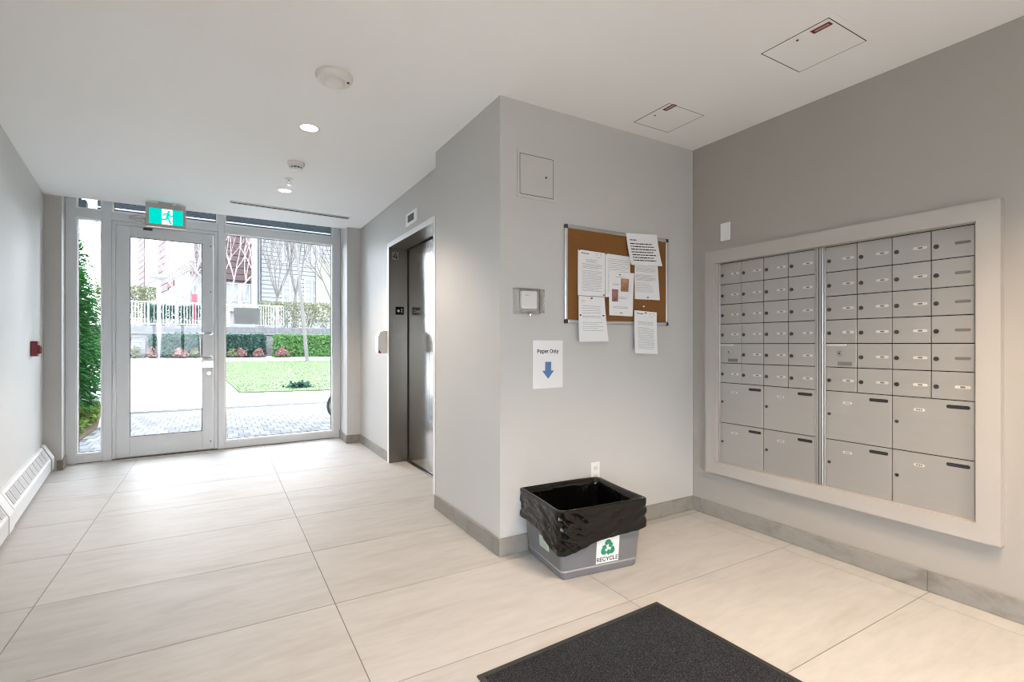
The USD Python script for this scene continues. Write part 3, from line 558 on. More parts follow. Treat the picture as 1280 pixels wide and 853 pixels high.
# thermostat in its clear guard
t = thing('thermostat', 'white thermostat under a clear locking plastic guard', 'thermostat', (1.522, YB, 1.352))
obj('thermostat_body', cbox(1.474, 1.574, YB - .034, YB - .0045, 1.381, 1.482, .005), M['white'], t)
gp = prism(rrect(.172, .134, .012), 0, .004)
gr = M['clear_plastic']
gd = obj('guard_cover', join(cbox(1.438, 1.606, YB - .062, YB - .059, 1.358, 1.491, .001), cbox(1.438, 1.441, YB - .059, YB - .004, 1.358, 1.491, .0005), cbox(1.603, 1.606, YB - .059, YB - .004, 1.358, 1.491, .0005), cbox(1.441, 1.603, YB - .059, YB - .004, 1.358, 1.361, .0005), cbox(1.441, 1.603, YB - .059, YB - .004, 1.488, 1.491, .0005)), gr, t)
M['edge'] = mat('clear_guard_edge', (.22, .225, .23), .2)
def rim(x0, x1, z0, z1, y, r): return tube([(x0, y, z0), (x1, y, z0), (x1, y, z1), (x0, y, z1)], r, 6, closed=True)
obj('guard_edge', join(rim(1.438, 1.606, 1.358, 1.491, YB - .061, .0011), rim(1.431, 1.613, 1.353, 1.496, YB - .003, .0011)), M['edge'], gd, smooth=40)
for x in (1.448, 1.597):
    for z in (1.366, 1.483): obj('vent_slot', cbox(x - .004, x + .004, YB - .064, YB - .062, z - .002, z + .002, .0005), M['edge'], gd)
obj('guard_lock', join(cyl((1.530, YB - .03, 1.357), (1.530, YB - .03, 1.340), .009, 14), cbox(1.512, 1.548, YB - .045, YB - .02, 1.352, 1.358, .001)), M['chrome'], t, smooth=40)
for k in range(5): obj('dial_line', cbox(1.49, 1.52, YB - .0346, YB - .034, 1.455 + .004 * k, 1.4565 + .004 * k, .0002), M['ink'], t) if k < 2 else None
# sign
t = thing('paper_only_sign', 'white sign reading Paper Only with a blue down arrow', 'sign', (1.672, YB, .921))
obj('sheet', cbox(1.565, 1.778, YB - .0025, YB - .0004, .921, 1.202, .0006), M['paper'], t)
obj('lettering', text('Paper Only', .0215, bw(1.671, 1.128, .0025), .0006, True), M['black'], t)
obj('arrow', prism([(-.021, .078), (.021, .078), (.021, .026), (.042, .026), (0, -.022), (-.042, .026), (-.021, .026)], 0, .0006, bw(1.671, .998, .0025)), M['blue'], t)
# low outlet plate
t = thing('wall_outlet', 'white electrical outlet low on the wall behind the bin', 'outlet', (2.027, YB, .325))
obj('cover_plate', cbox(1.992, 2.062, YB - .006, YB, .327, .443, .003), M['white'], t)
for z in (.357, .407):
    o = obj('socket', xf(prism(rrect(.034, .028, .010), 0, .002), bw(2.027, z, .006)), M['white_enamel'], t)
    obj('slot', join(*[xf(cbox(x - .001, x + .001, -.004, .004, 0, .0004, .0002), bw(2.027, z, .008)) for x in (-.006, .006)]), M['black'], o)
t = thing('blank_switch_plate', 'blank off-white wall plate above the left end of the mailboxes', 'wall plate', (XR, 2.16, 1.872))
obj('plate', cbox(XR - .006, XR, 2.124, 2.200, 1.872, 1.992, .003), M['white'], t)
for z in (1.89, 1.974): obj('screw', xf(cyl((0, 0, 0), (0, 0, .001), .003, 10), frame((XR - .006, 2.162, z), (0, -1, 0), (0, 0, 1))), M['white_enamel'], t)

# ---------------------------------------------------------------- mailboxes
t = thing('mailbox_surround', 'wide painted frame round both mailbox banks', 'frame', (XR, 1.545, .305))
fy0, fy1, fz0, fz1 = .787, 2.292, .309, 1.806; iy0, iy1, iz0, iz1 = .868, 2.2135, .388, 1.724; PX = .042
RM = frame((XR, 0, 0), (0, -1, 0), (0, 0, 1))                     # (towards viewer along wall, up, into the room)
def wpr(pts, d0, d1): return prism([(-y, z) for y, z in pts], d0, d1, RM)
for q in ([(fy0, fz1), (fy1, fz1), (iy1, iz1), (iy0, iz1)], [(fy0, fz0), (fy1, fz0), (iy1, iz0), (iy0, iz0)]):
    obj('rail', wpr(q, .0005, PX), M['trimwood'], t)
for q in ([(fy0, fz0 + .0004), (iy0, iz0 + .0004), (iy0, iz1 - .0004), (fy0, fz1 - .0004)], [(fy1, fz0 + .0004), (iy1, iz0 + .0004), (iy1, iz1 - .0004), (fy1, fz1 - .0004)]):
    obj('stile', wpr(q, .0005, PX), M['trimwood'], t)
ROW = [1.721, 1.578, 1.4445, 1.3135, 1.1835, 1.053, .9215, .6535, .387]
def bank(label, y_hi, y_lo):
    t = thing('mailbox_bank', label, 'mailboxes', (XR, (y_hi + y_lo) / 2, .387))
    W = (y_hi - y_lo) / 4; e = .0021
    obj('case', join(bx(XR + .006, XR + .26, y_lo - .004, y_hi + .004, .3875, 1.7245)), M['dark_gap'], t)
    for q in ((y_hi, y_hi + .008, .3875, 1.7245), (y_lo - .007, y_lo, .3875, 1.7245)): obj('frame_stile', cbox(XR - .008, XR + .006, *q, .001), M['mail_frame'], t)
    for q in ((.3875, .390), (1.7215, 1.7245)): obj('frame_rail', cbox(XR - .006, XR + .006, y_lo, y_hi, *q, .0006), M['mail_frame'], t)
    def P(y, z, off=0.0): return frame((XR - .0045 - off, y, z), (0, -1, 0), (0, 0, 1))
    def disc(y, z, r, d, n=14, off=0): return xf(cyl((0, 0, 0), (0, 0, d), r, n), P(y, z, off))
    for r in range(8):
        big = r >= 6; nc = 2 if big else 4
        for c in range(nc):
            w = W * (4 // nc); y1 = y_hi - w * c; y0 = y1 - w; z1, z0 = ROW[r], ROW[r + 1]
            if r == 0: z1 -= .002
            d = obj('door', cbox(XR - .0045, XR + .005, y0 + e, y1 - e, z0 + e, z1 - e, .0012), M['mail'], t)
            H_ = z1 - z0
            if big:
                obj('slot', xf(prism(rrect(w * .27, .017, .008, 4), 0, .0008), P(y1 - w * .815, z1 - H_ * .115)), M['black'], d)
                obj('lock', join(disc(y1 - w * .065, z1 - H_ * .475, .0085, .003), disc(y1 - w * .065, z1 - H_ * .475, .006, .006)), M['dark_metal'], d, smooth=30)
                obj('badge', xf(prism(rrect(.046, .013, .0062, 4), 0, .001), P(y1 - w * .355, z1 - H_ * .22)), M['badge'], d)
                obj('badge_digits', join(*[xf(cbox(x - .003, x + .003, -.003, .003, 0, .0004, .0001), P(y1 - w * .355, z1 - H_ * .22, .001)) for x in (-.009, 0, .009)]), M['badge_dark'], d, kind='stuff')
            elif r == 4 and c == 0:
                obj('lock', join(disc(y1 - w * .48, z1 - H_ * .42, .014, .003, 20), disc(y1 - w * .48, z1 - H_ * .42, .010, .006, 16)), M['chrome'], d, smooth=30)
                obj('keyhole', disc(y1 - w * .48, z1 - H_ * .42, .005, .001, 10, .006), M['black'], d)
                obj('name_plate', xf(cbox(-.036, .036, -.010, .010, 0, .001, .0003), P(y1 - w * .63, z1 - H_ * .84)), M['badge_dark'], d)
                obj('slot_flap', xf(cbox(-.05, .05, -.005, .005, 0, .004, .001), P(y1 - w * .36, z1 - .009)), M['badge'], d)
            else:
                obj('lock', join(disc(y1 - .020, z1 - H_ * .56, .0108, .002), disc(y1 - .020, z1 - H_ * .56, .0075, .005)), M['dark_metal'], d, smooth=30)
                last = (c == 3 and y_lo < 1.0 and r < 5)
                obj('badge', xf(prism(rrect(.058, .0135, .0066, 4), 0, .001), P(y1 - w * .735, z1 - H_ * .53)), M['badge_dark'] if last else M['badge'], d)
                if not last: obj('badge_digits', xf(cbox(-.009, .009, -.0035, .0035, 0, .0004, .0001), P(y1 - w * .735, z1 - H_ * .53, .001)), M['badge_dark'], d)
    return t
bank('silver mailbox bank on the left, nearer the notice board', 2.2035, 1.577)
bank('silver mailbox bank on the right, nearer the viewer', 1.5225, .882)
t = thing('mailbox_divider', 'pale aluminium strip between the two mailbox banks', 'divider', (XR, 1.546, .388))
obj('strip', cbox(XR - .012, XR - .001, 1.532, 1.5675, .3885, 1.7240, .002), M['mail_frame'], t)
obj('groove', join(cbox(XR - .0128, XR - .012, 1.552, 1.5555, .389, 1.7235, .0003), cbox(XR - .0128, XR - .012, 1.540, 1.542, .389, 1.7235, .0003)), M['dark_gap'], t)

# ---------------------------------------------------------------- floor mat
t = thing('door_mat', 'charcoal ribbed entrance mat lying near the mailboxes', 'mat', (1.3, .95, 0))
MX0, MX1, MY0, MY1 = .80, 1.735, -.55, 1.640; mr = math.radians(2.6)
def mt(m): return mv((np.asarray(m[0]) - [MX1, MY1, 0], m[1]), 1.722, 1.632, 0, mr)
obj('rubber_border', mt(prism(sbox(MX0, MY0, MX1, MY1).difference(sbox(MX0 + .02, MY0 + .02, MX1 - .02, MY1 - .02)), 0.0003, .006)), M['dark_rubber'], t)
M['pile'] = usdkit.material(stage, '/World/Looks/ribbed_carpet', {'g': ('texture_coordinate', {}), 'n': ('noise_texture', {'scale': 230.0, 'detail': 4.0, 'roughness': .75}), 'n2': ('noise_texture', {'scale': 420.0, 'detail': 2.0}),
    'r': ('rgb_ramp', {'ramp': [(.36, (.012, .0125, .015)), (.52, (.040, .042, .050)), (.70, (.13, .134, .148))]}), 'b': ('bump', {'strength': .9, 'distance': .003}), 'p': ('principled_bsdf', {'roughness': .95, 'specular_ior_level': .1})},
    [('g.object', 'n.vector'), ('g.object', 'n2.vector'), ('n.fac', 'r.fac'), ('r.color', 'p.base_color'), ('n2.fac', 'b.height'), ('b.normal', 'p.normal')], surface='p.BSDF')
ribs = []; x = MX0 + .021; nr = 0
y_ = MY0 + .021; ribs = []
while x < MX1 - .026:
    v = np.array([[x, y_, .0004], [x + .0012, y_, .0065], [x + .0052, y_, .0065], [x + .0064, y_, .0004]]); v2 = v.copy(); v2[:, 1] = MY1 - .021
    vv = np.vstack([v, v2]); ff = []
    for i in range(3): ff += [[i, i + 1, i + 5], [i, i + 5, i + 4]]
    ff += [[0, 2, 1], [0, 3, 2], [4, 5, 6], [4, 6, 7]]
    ribs.append((vv, np.array(ff)[:, ::-1])); x += .0078
obj('ribbed_pile', mt(join(bx(MX0 + .0205, MX1 - .0205, MY0 + .0205, MY1 - .0205, .0004, .003), *ribs)), M['pile'], t, kind='stuff')

# ---------------------------------------------------------------- recycling bin
BC = np.array([1.7235, 2.187, 0.0]); BR = math.radians(-6.8)
W0, D0, W1, D1, BH, RR = .456, .392, .516, .450, .352, .026
def ring(w, d, r, n=160):
    p = rrect(w, d, r, 10).exterior; return np.array([p.interpolate(k / n, normalized=True).coords[0] for k in range(n)])
def ringb(z):
    f = z / BH; return ring(W0 + (W1 - W0) * f, D0 + (D1 - D0) * f, RR)
NB = 160
t = thing('recycling_bin', 'grey translucent plastic recycling bin against the wall below the sign', 'bin', tuple(BC), BR)
def bl(m): return mv(m, BC[0], BC[1], 0, BR)
def loft(rings, closed_bottom=False):
    n = len(rings[0]); v = np.vstack(rings); f = []
    for k in range(len(rings) - 1):
        for j in range(n):
            q = [k * n + j, k * n + (j + 1) % n, (k + 1) * n + (j + 1) % n, (k + 1) * n + j]; f += [[q[0], q[1], q[2]], [q[0], q[2], q[3]]]
    if closed_bottom:
        for c in (0, len(rings) - 1):
            v = np.vstack([v, v[c * n:(c + 1) * n].mean(0)]); m = len(v) - 1
            for j in range(n): f.append([m, c * n + (j + 1) % n, c * n + j] if c == 0 else [m, c * n + j, c * n + (j + 1) % n])
    return v, np.array(f)
def r3(p, z): return np.column_stack([p, np.full(len(p), z)])
rs = [r3(ringb(0) * .975, 0.0), r3(ringb(.008), .008)] + [r3(ringb(z), z) for z in (.04, .15, .26, .335)] + [r3(ringb(.340) * 1.03, .342), r3(ringb(.352) * 1.03, BH - .002)]
ins = [r3(ringb(z) * .985, z) for z in (.349, .28, .15, .012)]
M['bin'] = mat('smoky_translucent_plastic', (.175, .177, .192), .28, var=.10, scale=5, stretch=(1, 1, .4), bump=.15, bscale=14, bdist=.004, transmission_weight=0.12)
tub = obj('tub', bl(loft(rs + ins, True)), M['bin'], t, smooth=35)
M['bin_edge'] = mat('plastic_edge', (.30, .31, .33), .25)
obj('base_ridge', bl(loft([r3(ringb(.036) * 1.001, .036), r3(ringb(.038) * 1.009, .038), r3(ringb(.044) * 1.009, .044), r3(ringb(.046) * 1.001, .046)])), M['bin_edge'], t, smooth=30)
# stickers: on the front face (towards viewer) and on the left side
def face(side):
    sl = (D1 - D0) / 2 / BH if side == 'f' else (W1 - W0) / 2 / BH
    o, u = ((0, -D0 / 2, 0), (1, 0, 0)) if side == 'f' else ((-W0 / 2, 0, 0), (0, -1, 0))
    up = np.array([0, -sl, 1.0]) if side == 'f' else np.array([-sl, 0, 1.0])
    fr = frame(o, u, up); R = np.eye(4); c, s = math.cos(BR), math.sin(BR); R[:2, :2] = [[c, -s], [s, c]]; R[:3, 3] = BC
    return R @ fr
FF, FL_ = face('f'), face('l')
st = obj('recycle_label', xf(cbox(-.034, .104, .052, .190, .0008, .0018, .0003), FF), M['paper'], t, label='white label reading RECYCLE with green arrows')
obj('lettering', text('RECYCLE', .0215, FF @ frame((.035, .061, .0018), (1, 0, 0), (0, 1, 0)), .0006, True), M['black'], st)
V3 = [np.array([math.cos(math.radians(90 + 120 * k)), math.sin(math.radians(90 + 120 * k))]) * .044 for k in range(3)]
for k in range(3):                                           # three chasing arrows, each bent round one corner
    A_, C_, B_ = V3[(k + 1) % 3], V3[k], V3[(k + 2) % 3]
    p0, p1 = C_ + (A_ - C_) * .36, C_ + (B_ - C_) * .40
    c0, c1 = C_ + (A_ - C_) * .13, C_ + (B_ - C_) * .13
    band = LineString([p0, c0, c1, p1]).buffer(.0105, cap_style=2, join_style=3)
    d_ = (B_ - C_) / np.linalg.norm(B_ - C_); n_ = np.array([-d_[1], d_[0]])
    head = Polygon([p1 + n_ * .019, p1 + d_ * .020, p1 - n_ * .019])
    q_ = shapely.affinity.translate(shapely.union_all([band, head]), .035, .128)
    obj('green_arrow', xf(prism(q_, .0018, .0024), FF), M['green'], st)
s2 = obj('side_label', xf(cbox(-.03, .075, .10, .16, .0008, .0018, .0003), FL_), mat('pale_green_label', (.50, .60, .49), .6), t, label='pale green label on the left side')
obj('label_print', join(*[xf(bx(-.02, .06 - .01 * (k % 3), .11 + .011 * k, .114 + .011 * k, .0018, .0022), FL_) for k in range(4)]), M['ink'], s2, kind='stuff')
# bin liner: in over the rim and hanging outside, lowest at the near corner
tb = thing('bin_liner', 'glossy black plastic liner folded over the rim of the recycling bin', 'bin bag', tuple(BC), BR)
NU = 480
def pr(w, d, r=RR + .004): return ring(w, d, r, NU)
base = pr(W1, D1); ang = np.arctan2(base[:, 1], base[:, 0])
# arc position of the near-left corner (-W/2,-D/2)
cx = np.hypot((base[:, 0] + W1 / 2) / W1, (base[:, 1] + D1 / 2) / D1)
hem = .215 - .072 * np.exp(-(cx / .42) ** 2) - .012 * np.exp(-((base[:, 0] - .02) ** 2 + (base[:, 1] + D1 / 2) ** 2) / .02)
hem = hem + .005 * np.sin(np.arange(NU) * 2 * np.pi / NU * 5 + 1) + .0012 * np.sin(np.arange(NU) * 2 * np.pi / NU * 13)
rimz = BH + .006 + .006 * np.sin(np.arange(NU) * 2 * np.pi / NU * 3 + .4) * 0.4 - .0 * ang
def dims(z): f = z / BH; return W0 + (W1 - W0) * f, D0 + (D1 - D0) * f
rows = []
def off_ring(zarr, d):
    out = np.zeros((NU, 3)); f = zarr / BH
    sx = (W0 + (W1 - W0) * f + 2 * d) / W1; sy = (D0 + (D1 - D0) * f + 2 * d) / D1
    out[:, 0] = base[:, 0] * sx; out[:, 1] = base[:, 1] * sy; out[:, 2] = zarr; return out
for k, v in enumerate(np.linspace(0, 1, 34)):               # inside, from the middle of the bottom up to the rim
    if v < .3: q = off_ring(np.full(NU, .016), -.012); s = .05 + .95 * v / .3; q[:, :2] *= s; q[:, 2] = .02 + .03 * meshkit.fbm(np.column_stack([q[:, :2] * 14, np.zeros(NU)]), 3, 4)
    else: z = .02 + (rimz - .02) * (v - .3) / .7; q = off_ring(z, -.011 - .006 * np.sin(np.pi * (v - .3) / .7))
    rows.append((q, 'in', v))
for a in np.linspace(0, 180, 7)[1:-1]:
    a = math.radians(a); q = off_ring(rimz + .006 * math.sin(a), .0015 - .0095 * math.cos(a) + .003); rows.append((q, 'rim', 0))
for v in np.linspace(0, 1, 26):
    z = rimz - (rimz - hem) * v; q = off_ring(z, .0135 + .010 * v ** 2); rows.append((q, 'out', v))
for a in (60, 120, 180):                                      # the hem turns under
    z = hem + .006 * (1 - math.cos(math.radians(a))) - .006 * math.sin(math.radians(a)); q = off_ring(z, .0235 - .008 * (a / 180)); rows.append((q, 'hem', 1))
th = np.arange(NU) * 2 * np.pi / NU
R_ = []
for q, kind, v in rows:
    nrm = np.column_stack([q[:, 0] / W1 ** 2, q[:, 1] / D1 ** 2, np.zeros(NU)]); 
    nx = np.roll(base, -1, 0) - np.roll(base, 1, 0); nrm = np.column_stack([nx[:, 1], -nx[:, 0], np.zeros(NU)]); nrm /= np.linalg.norm(nrm, axis=1, keepdims=True)
    sarc = np.arange(NU) / NU
    if kind == 'in':
        P_ = np.column_stack([np.cos(th) * 4.5, np.sin(th) * 4.5, np.full(NU, v * 1.2)])
        wv = (meshkit.fbm(P_, 3, 2) - .5) * .040 * min(1, v * 2) * (1 - max(0, (v - .8) / .2)) - .006 * (.3 < v < .97)
        fold = np.exp(-((th - 1.15 - (v - .6) * .25) / .05) ** 2) + .8 * np.exp(-((th - 1.0 - (v - .6) * .5) / .04) ** 2) + .7 * np.exp(-((th - 1.32 - (v - .6) * .1) / .04) ** 2)
        q = q + nrm * (np.minimum(wv, .004) - .024 * fold * (v > .3) * (1 - v) * 1.6)[:, None]
    elif kind in ('out', 'hem'):
        P_ = np.column_stack([np.cos(th) * 3.2, np.sin(th) * 3.2, q[:, 2] * 34 + 3 * np.sin(th * 2)])
        P2 = np.column_stack([np.cos(th) * 9, np.sin(th) * 9, q[:, 2] * 60])
        A_ = min(1, v * 5)
        q = q + nrm * (((meshkit.fbm(P_, 3, 11) - .35) * .024 + (meshkit.fbm(P2, 2, 5) - .5) * .006) * A_)[:, None]
    bw_ = BC + 0 * 0
    R_.append(q)
m = bl(loft(R_)); v_ = m[0]; v_[:, 1] = np.minimum(v_[:, 1], YB - .002 - .0003 * np.sin(v_[:, 0] * 40)); v_[:, 2] = np.maximum(v_[:, 2], .004)
M['liner'] = mat('black_liner_plastic', (.003, .003, .0034), .12, bump=.16, bscale=30, bdist=.006, spec=.42)
obj('film', (v_, m[1]), M['liner'], tb, smooth=50)

# ---------------------------------------------------------------- outside
def gz(y): return 0.0 if y < 10.4 else .025 * (y - 10.4)
M['ground'] = mat('outside_concrete', (.30, .295, .285), .85, var=.05, scale=.8, spec=.03)
M['mulch'] = mat('dark_garden_soil', (.07, .055, .04), .95, var=.4, scale=12, bump=.6, bscale=30, bdist=.03, spec=.03)
M['lawn_m'] = mat('lawn_green', (.085, .115, .062), .9, var=.18, scale=1.1, stretch=(.5, 1.6, 1), bump=.2, bscale=60, bdist=.02, spec=.03)
def leafmat(name, c, tr, ran=.4):
    return usdkit.material(stage, '/World/Looks/' + name, {'g': ('geometry', {}), 'n': ('noise_texture', {'scale': 6.0, 'detail': 3.0}), 'r': ('rgb_ramp', {'ramp': [(.3, tuple(np.array(c) * (1 - ran))), (.7, tuple(np.array(c) * (1 + ran)))]}),
        'd': ('diffuse_bsdf', {}), 't': ('translucent_bsdf', {'color': tr}), 'x': ('mix_closure', {'fac': .3})}, [('g.position', 'n.vector'), ('n.fac', 'r.fac'), ('r.color', 'd.color'), ('d.BSDF', 'x.closure1'), ('t.BSDF', 'x.closure2')], surface='x.closure')
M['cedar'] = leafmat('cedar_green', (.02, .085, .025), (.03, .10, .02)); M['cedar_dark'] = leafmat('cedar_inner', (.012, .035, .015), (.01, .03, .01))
M['hedge_blue'] = leafmat('dark_hedge', (.022, .046, .038), (.02, .05, .03)); M['hedge_green'] = leafmat('light_hedge', (.05, .105, .035), (.05, .1, .03))
M['pink'] = leafmat('pink_leaves', (.15, .085, .08), (.12, .07, .06)); M['olive'] = leafmat('olive_leaves', (.085, .09, .055), (.06, .07, .03)); M['groundcover'] = leafmat('ground_cover', (.08, .12, .03), (.06, .1, .02))
M['bark'] = mat('grey_bark', (.085, .08, .075), .9, var=.2, scale=8, stretch=(1, 1, .3), spec=.03); M['bark_pale'] = mat('pale_pink_bark', (.20, .165, .16), .9, var=.1, scale=8, spec=.03)
g0 = thing('ground', 'wide concrete ground outside the lobby', 'ground', kind='structure')
ys = [-60, 6.0, 10.4] + list(np.linspace(12, 31.5, 14)) + [31.51, 90]
v = []; 
for y in ys:
    z = gz(min(y, 31.5)) - .025 if y > 10.4 else -.05
    for x in (-70, 70): v.append([x, y, z])
f = [];
for i in range(len(ys) - 1): f += [[2 * i, 2 * i + 1, 2 * i + 3], [2 * i, 2 * i + 3, 2 * i + 2]]
obj('slab', (np.array(v), np.array(f)), M['ground'], g0)
# paved path at the door: pavers as pieces
pv = thing('paved_path', 'grey concrete pavers in front of the glass door', 'paving', kind='structure')
obj('joint_bed', prism([(-1.47, 6.6), (8, 7.0), (8, 10.72), (-1.47, 10.72)], -.06, -.006), mat('paver_joint', (.06, .06, .06), .9, spec=.03), pv)
PM = [mat('paver_%s' % 'abc'[k], c, .8, var=.08, scale=20, spec=.03) for k, c in enumerate(((.132, .134, .14), (.112, .114, .12), (.150, .152, .157)))]
cand = []
pw, ph = .125, .247
for j in range(17):
    y = 6.56 + j * ph
    for i in range(-13, 75):
        x = -1.462 + (i + 13) * pw + (pw / 2 if j % 2 else 0)
        if x + pw > 8: continue
        if y < fp(x + 1.28, .135)[1] or y + ph > 10.73: continue
        u_ = (x + .06) * .8625 - y * .506; w_ = (x + .06) * .506 + y * .8625
        px = 640 + 625 * u_ / w_; cand.append((0 if 88 < px < 424 else 1, y, x, w_))
cand.sort(key=lambda c: (c[0], c[1])); rest = []
for n_, (o_, y, x, w_) in enumerate(cand):
    m = cbox(x + .003, x + pw - .003, y + .003, y + ph - .003, -.04, rng.normal(0, .0012), .004)
    if n_ < 300: obj('paver', m, PM[int(rng.integers(3))], pv)
    else: rest.append(m)
obj('far_pavers', join(*rest), PM[0], pv, kind='stuff')
cpth = thing('concrete_path', 'pale concrete path crossing beyond the pavers', 'path', kind='structure')
M['path'] = mat('pale_concrete', (.40, .397, .392), .8, var=.04, scale=1.2, spec=.03)
def ground_mesh(pts, dz, sub=.8):
    P = Polygon(pts); x0, y0, x1, y1 = P.bounds; ms = []
    k = max(1, int((y1 - y0) / sub)); yy = np.linspace(y0, y1, k + 1)
    for a, b in zip(yy[:-1], yy[1:]):
        q = P.intersection(sbox(x0 - 1, a, x1 + 1, b))
        for g in (q.geoms if hasattr(q, 'geoms') else [q]):
            if g.geom_type == 'Polygon' and g.area > 1e-5:
                m = prism(g, -.02, dz); v = m[0]; v[:, 2] += np.array([gz(t_) for t_ in v[:, 1]]); ms.append((v, m[1]))
    return join(*ms)
obj('slab', ground_mesh([(-6, 10.74), (12, 10.74), (12, 12.75), (2.4, 12.58), (.40, 12.90), (.13, 16.7), (-.1, 25.6), (12, 25.1), (12, 28.6), (-6, 30.3)], .004), M['path'], cpth)
lw = thing('lawn', 'sloping green lawn beyond the path', 'lawn', kind='stuff')
LP = [(.42, 12.95), (2.4, 12.64), (11.8, 12.8), (11.8, 25.0), (-.06, 25.5), (.16, 16.7)]
obj('turf', ground_mesh(LP, .03, .4), M['lawn_m'], lw)
def blades(poly, n, h, seed, w=.006):
    r = np.random.default_rng(seed); P = Polygon(poly); x0, y0, x1, y1 = P.bounds; pts = r.uniform([x0, y0], [x1, y1], (n * 2, 2)); ok = shapely.contains_xy(P, pts[:, 0], pts[:, 1]); pts = pts[ok][:n]
    z = np.array([gz(y) for y in pts[:, 1]]) + .03; a = r.uniform(0, 2 * np.pi, len(pts)); hh = h * r.uniform(.5, 1.2, len(pts)); d = np.column_stack([np.cos(a), np.sin(a)]) * w
    l = r.normal(0, h * .4, (len(pts), 2))
    v = np.stack([np.column_stack([pts - d, z]), np.column_stack([pts + d, z]), np.column_stack([pts + l, z + hh])], 1).reshape(-1, 3); return v, np.arange(len(v)).reshape(-1, 3)
M['blade'] = leafmat('grass_blade', (.085, .118, .06), (.06, .085, .04), .15)
obj('grass', blades(LP, 60000, .022, 5, .010), M['blade'], lw, kind='stuff')
bd = thing('garden_bed', 'dark soil garden bed beside the pavers under the cedars', 'garden bed', kind='structure')
obj('soil', ground_mesh([(-1.485, 6.75), (-1.47, 9.0), (-1.80, 11.4), (-2.1, 13.0), (-6, 13.0), (-6, 6.6)], .004), M['mulch'], bd)
def leaves(centers, normals, size, r, aspect=1.8, tilt=.6):
    n = len(centers); nn = normals + r.normal(0, tilt, (n, 3)); nn /= np.linalg.norm(nn, axis=1, keepdims=True)
    t_ = np.cross(nn, r.normal(0, 1, (n, 3))); t_ /= np.linalg.norm(t_, axis=1, keepdims=True); b_ = np.cross(nn, t_); s = (size * r.uniform(.6, 1.3, n))[:, None]
    v = np.stack([centers - t_ * s * aspect / 2, centers + b_ * s / 2, centers + t_ * s * aspect / 2, centers - b_ * s / 2], 1).reshape(-1, 3)
    k = np.arange(n)[:, None] * 4; return v, np.vstack([k + [0, 1, 2], k + [0, 2, 3]])
gc = thing('ground_cover', 'low yellow green plants along the edge of the garden bed', 'plants', (-1.9, 9, 0), kind='stuff')
r = np.random.default_rng(3); c = np.column_stack([r.uniform(-3.2, -1.53, 5000), r.uniform(8.3, 11.6, 5000), r.uniform(.03, .16, 5000)]); c = c[c[:, 0] < -1.5 - np.maximum(0, c[:, 1] - 9) * .13]
obj('foliage', leaves(c, np.tile([0, 0, 1.0], (len(c), 1)), .05, r), M['groundcover'], gc, kind='stuff')
def cedar(label, x, y, H, R, seed, z0=.15):
    t = thing('cedar_tree', label, 'tree', (x, y, 0), 0, 'cedars beside the sidelight'); r = np.random.default_rng(seed)
    obj('trunk', tube([(x, y, 0), (x, y, H * .5), (x + .02, y, H * .95)], [.07, .045, .01], 8), M['bark'], t)
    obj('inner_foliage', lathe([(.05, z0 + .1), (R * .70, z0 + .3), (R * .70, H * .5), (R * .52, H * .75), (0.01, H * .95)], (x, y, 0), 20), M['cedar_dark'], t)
    n = 9000; h = z0 + (H - z0) * (1 - r.uniform(0, 1, n) ** .7); f_ = (h - z0) / (H - z0); rad = R * np.minimum(1, (1 - f_ ** 3.2) ** .8) * (.72 + .36 * r.uniform(0, 1, n)) 
    a = r.uniform(0, 2 * np.pi, n); rad *= .86 + .2 * meshkit.noise(np.column_stack([a * 1.3, h * 3.2, np.zeros(n)]), seed)
    c = np.column_stack([x + rad * np.cos(a), y + rad * np.sin(a), h]); out = np.column_stack([np.cos(a), np.sin(a), np.full(n, .35)])
    tip = out / np.linalg.norm(out, axis=1, keepdims=True); L = r.uniform(.09, .20, n)[:, None]; dn = np.column_stack([np.cos(a + r.normal(0, .5, n)), np.sin(a + r.normal(0, .5, n)), r.normal(-.15, .3, n)])
    side = np.cross(dn, [0, 0, 1.0]); side /= np.linalg.norm(side, axis=1, keepdims=True); wv = r.uniform(.018, .036, n)[:, None]
    v = np.stack([c, c + dn * L * .45 + side * wv, c + dn * L, c + dn * L * .45 - side * wv], 1).reshape(-1, 3); k = np.arange(n)[:, None] * 4
    obj('foliage', (v, np.vstack([k + [0, 1, 2], k + [0, 2, 3]])), M['cedar'], t, kind='stuff')
cedar('tall dense green cedar tree just outside the sidelight', -2.33, 9.6, 3.45, .78, 11, .3)
cedar('green cedar tree standing behind the nearest cedar', -2.62, 11.3, 3.3, .74, 12, .3)
cedar('green cedar tree farthest along the garden bed', -2.85, 12.95, 3.4, .80, 13, .3)
# bicycle standing outside, right of the large window
t = thing('bicycle', 'small dark bicycle parked on the pavers right of the window', 'bicycle', (2.05, 7.97, 0))
def wheel(x):
    an = np.linspace(0, 2 * np.pi, 40, endpoint=False); w_ = obj('wheel', tube(np.column_stack([x + .222 * np.cos(an), np.full(40, 7.97), .243 + .222 * np.sin(an)]), .021, 10, closed=True), M['dark_rubber'], t, smooth=60)
    obj('rim', tube(np.column_stack([x + .195 * np.cos(an), np.full(40, 7.97), .243 + .195 * np.sin(an)]), .008, 8, closed=True), M['chrome'], w_, smooth=60)
    obj('spoke', join(*[cyl((x, 7.97 + .01 * (k % 2 * 2 - 1), .243), (x + .195 * math.cos(k * math.pi / 10), 7.97, .243 + .195 * math.sin(k * math.pi / 10)), .0012, 4) for k in range(20)], cyl((x, 7.94, .243), (x, 8.0, .243), .014, 10)), M['chrome'], w_, kind='stuff')
wheel(1.655); wheel(2.475); M['bikeblue'] = mat('bicycle_paint', (.05, .06, .09), .3)
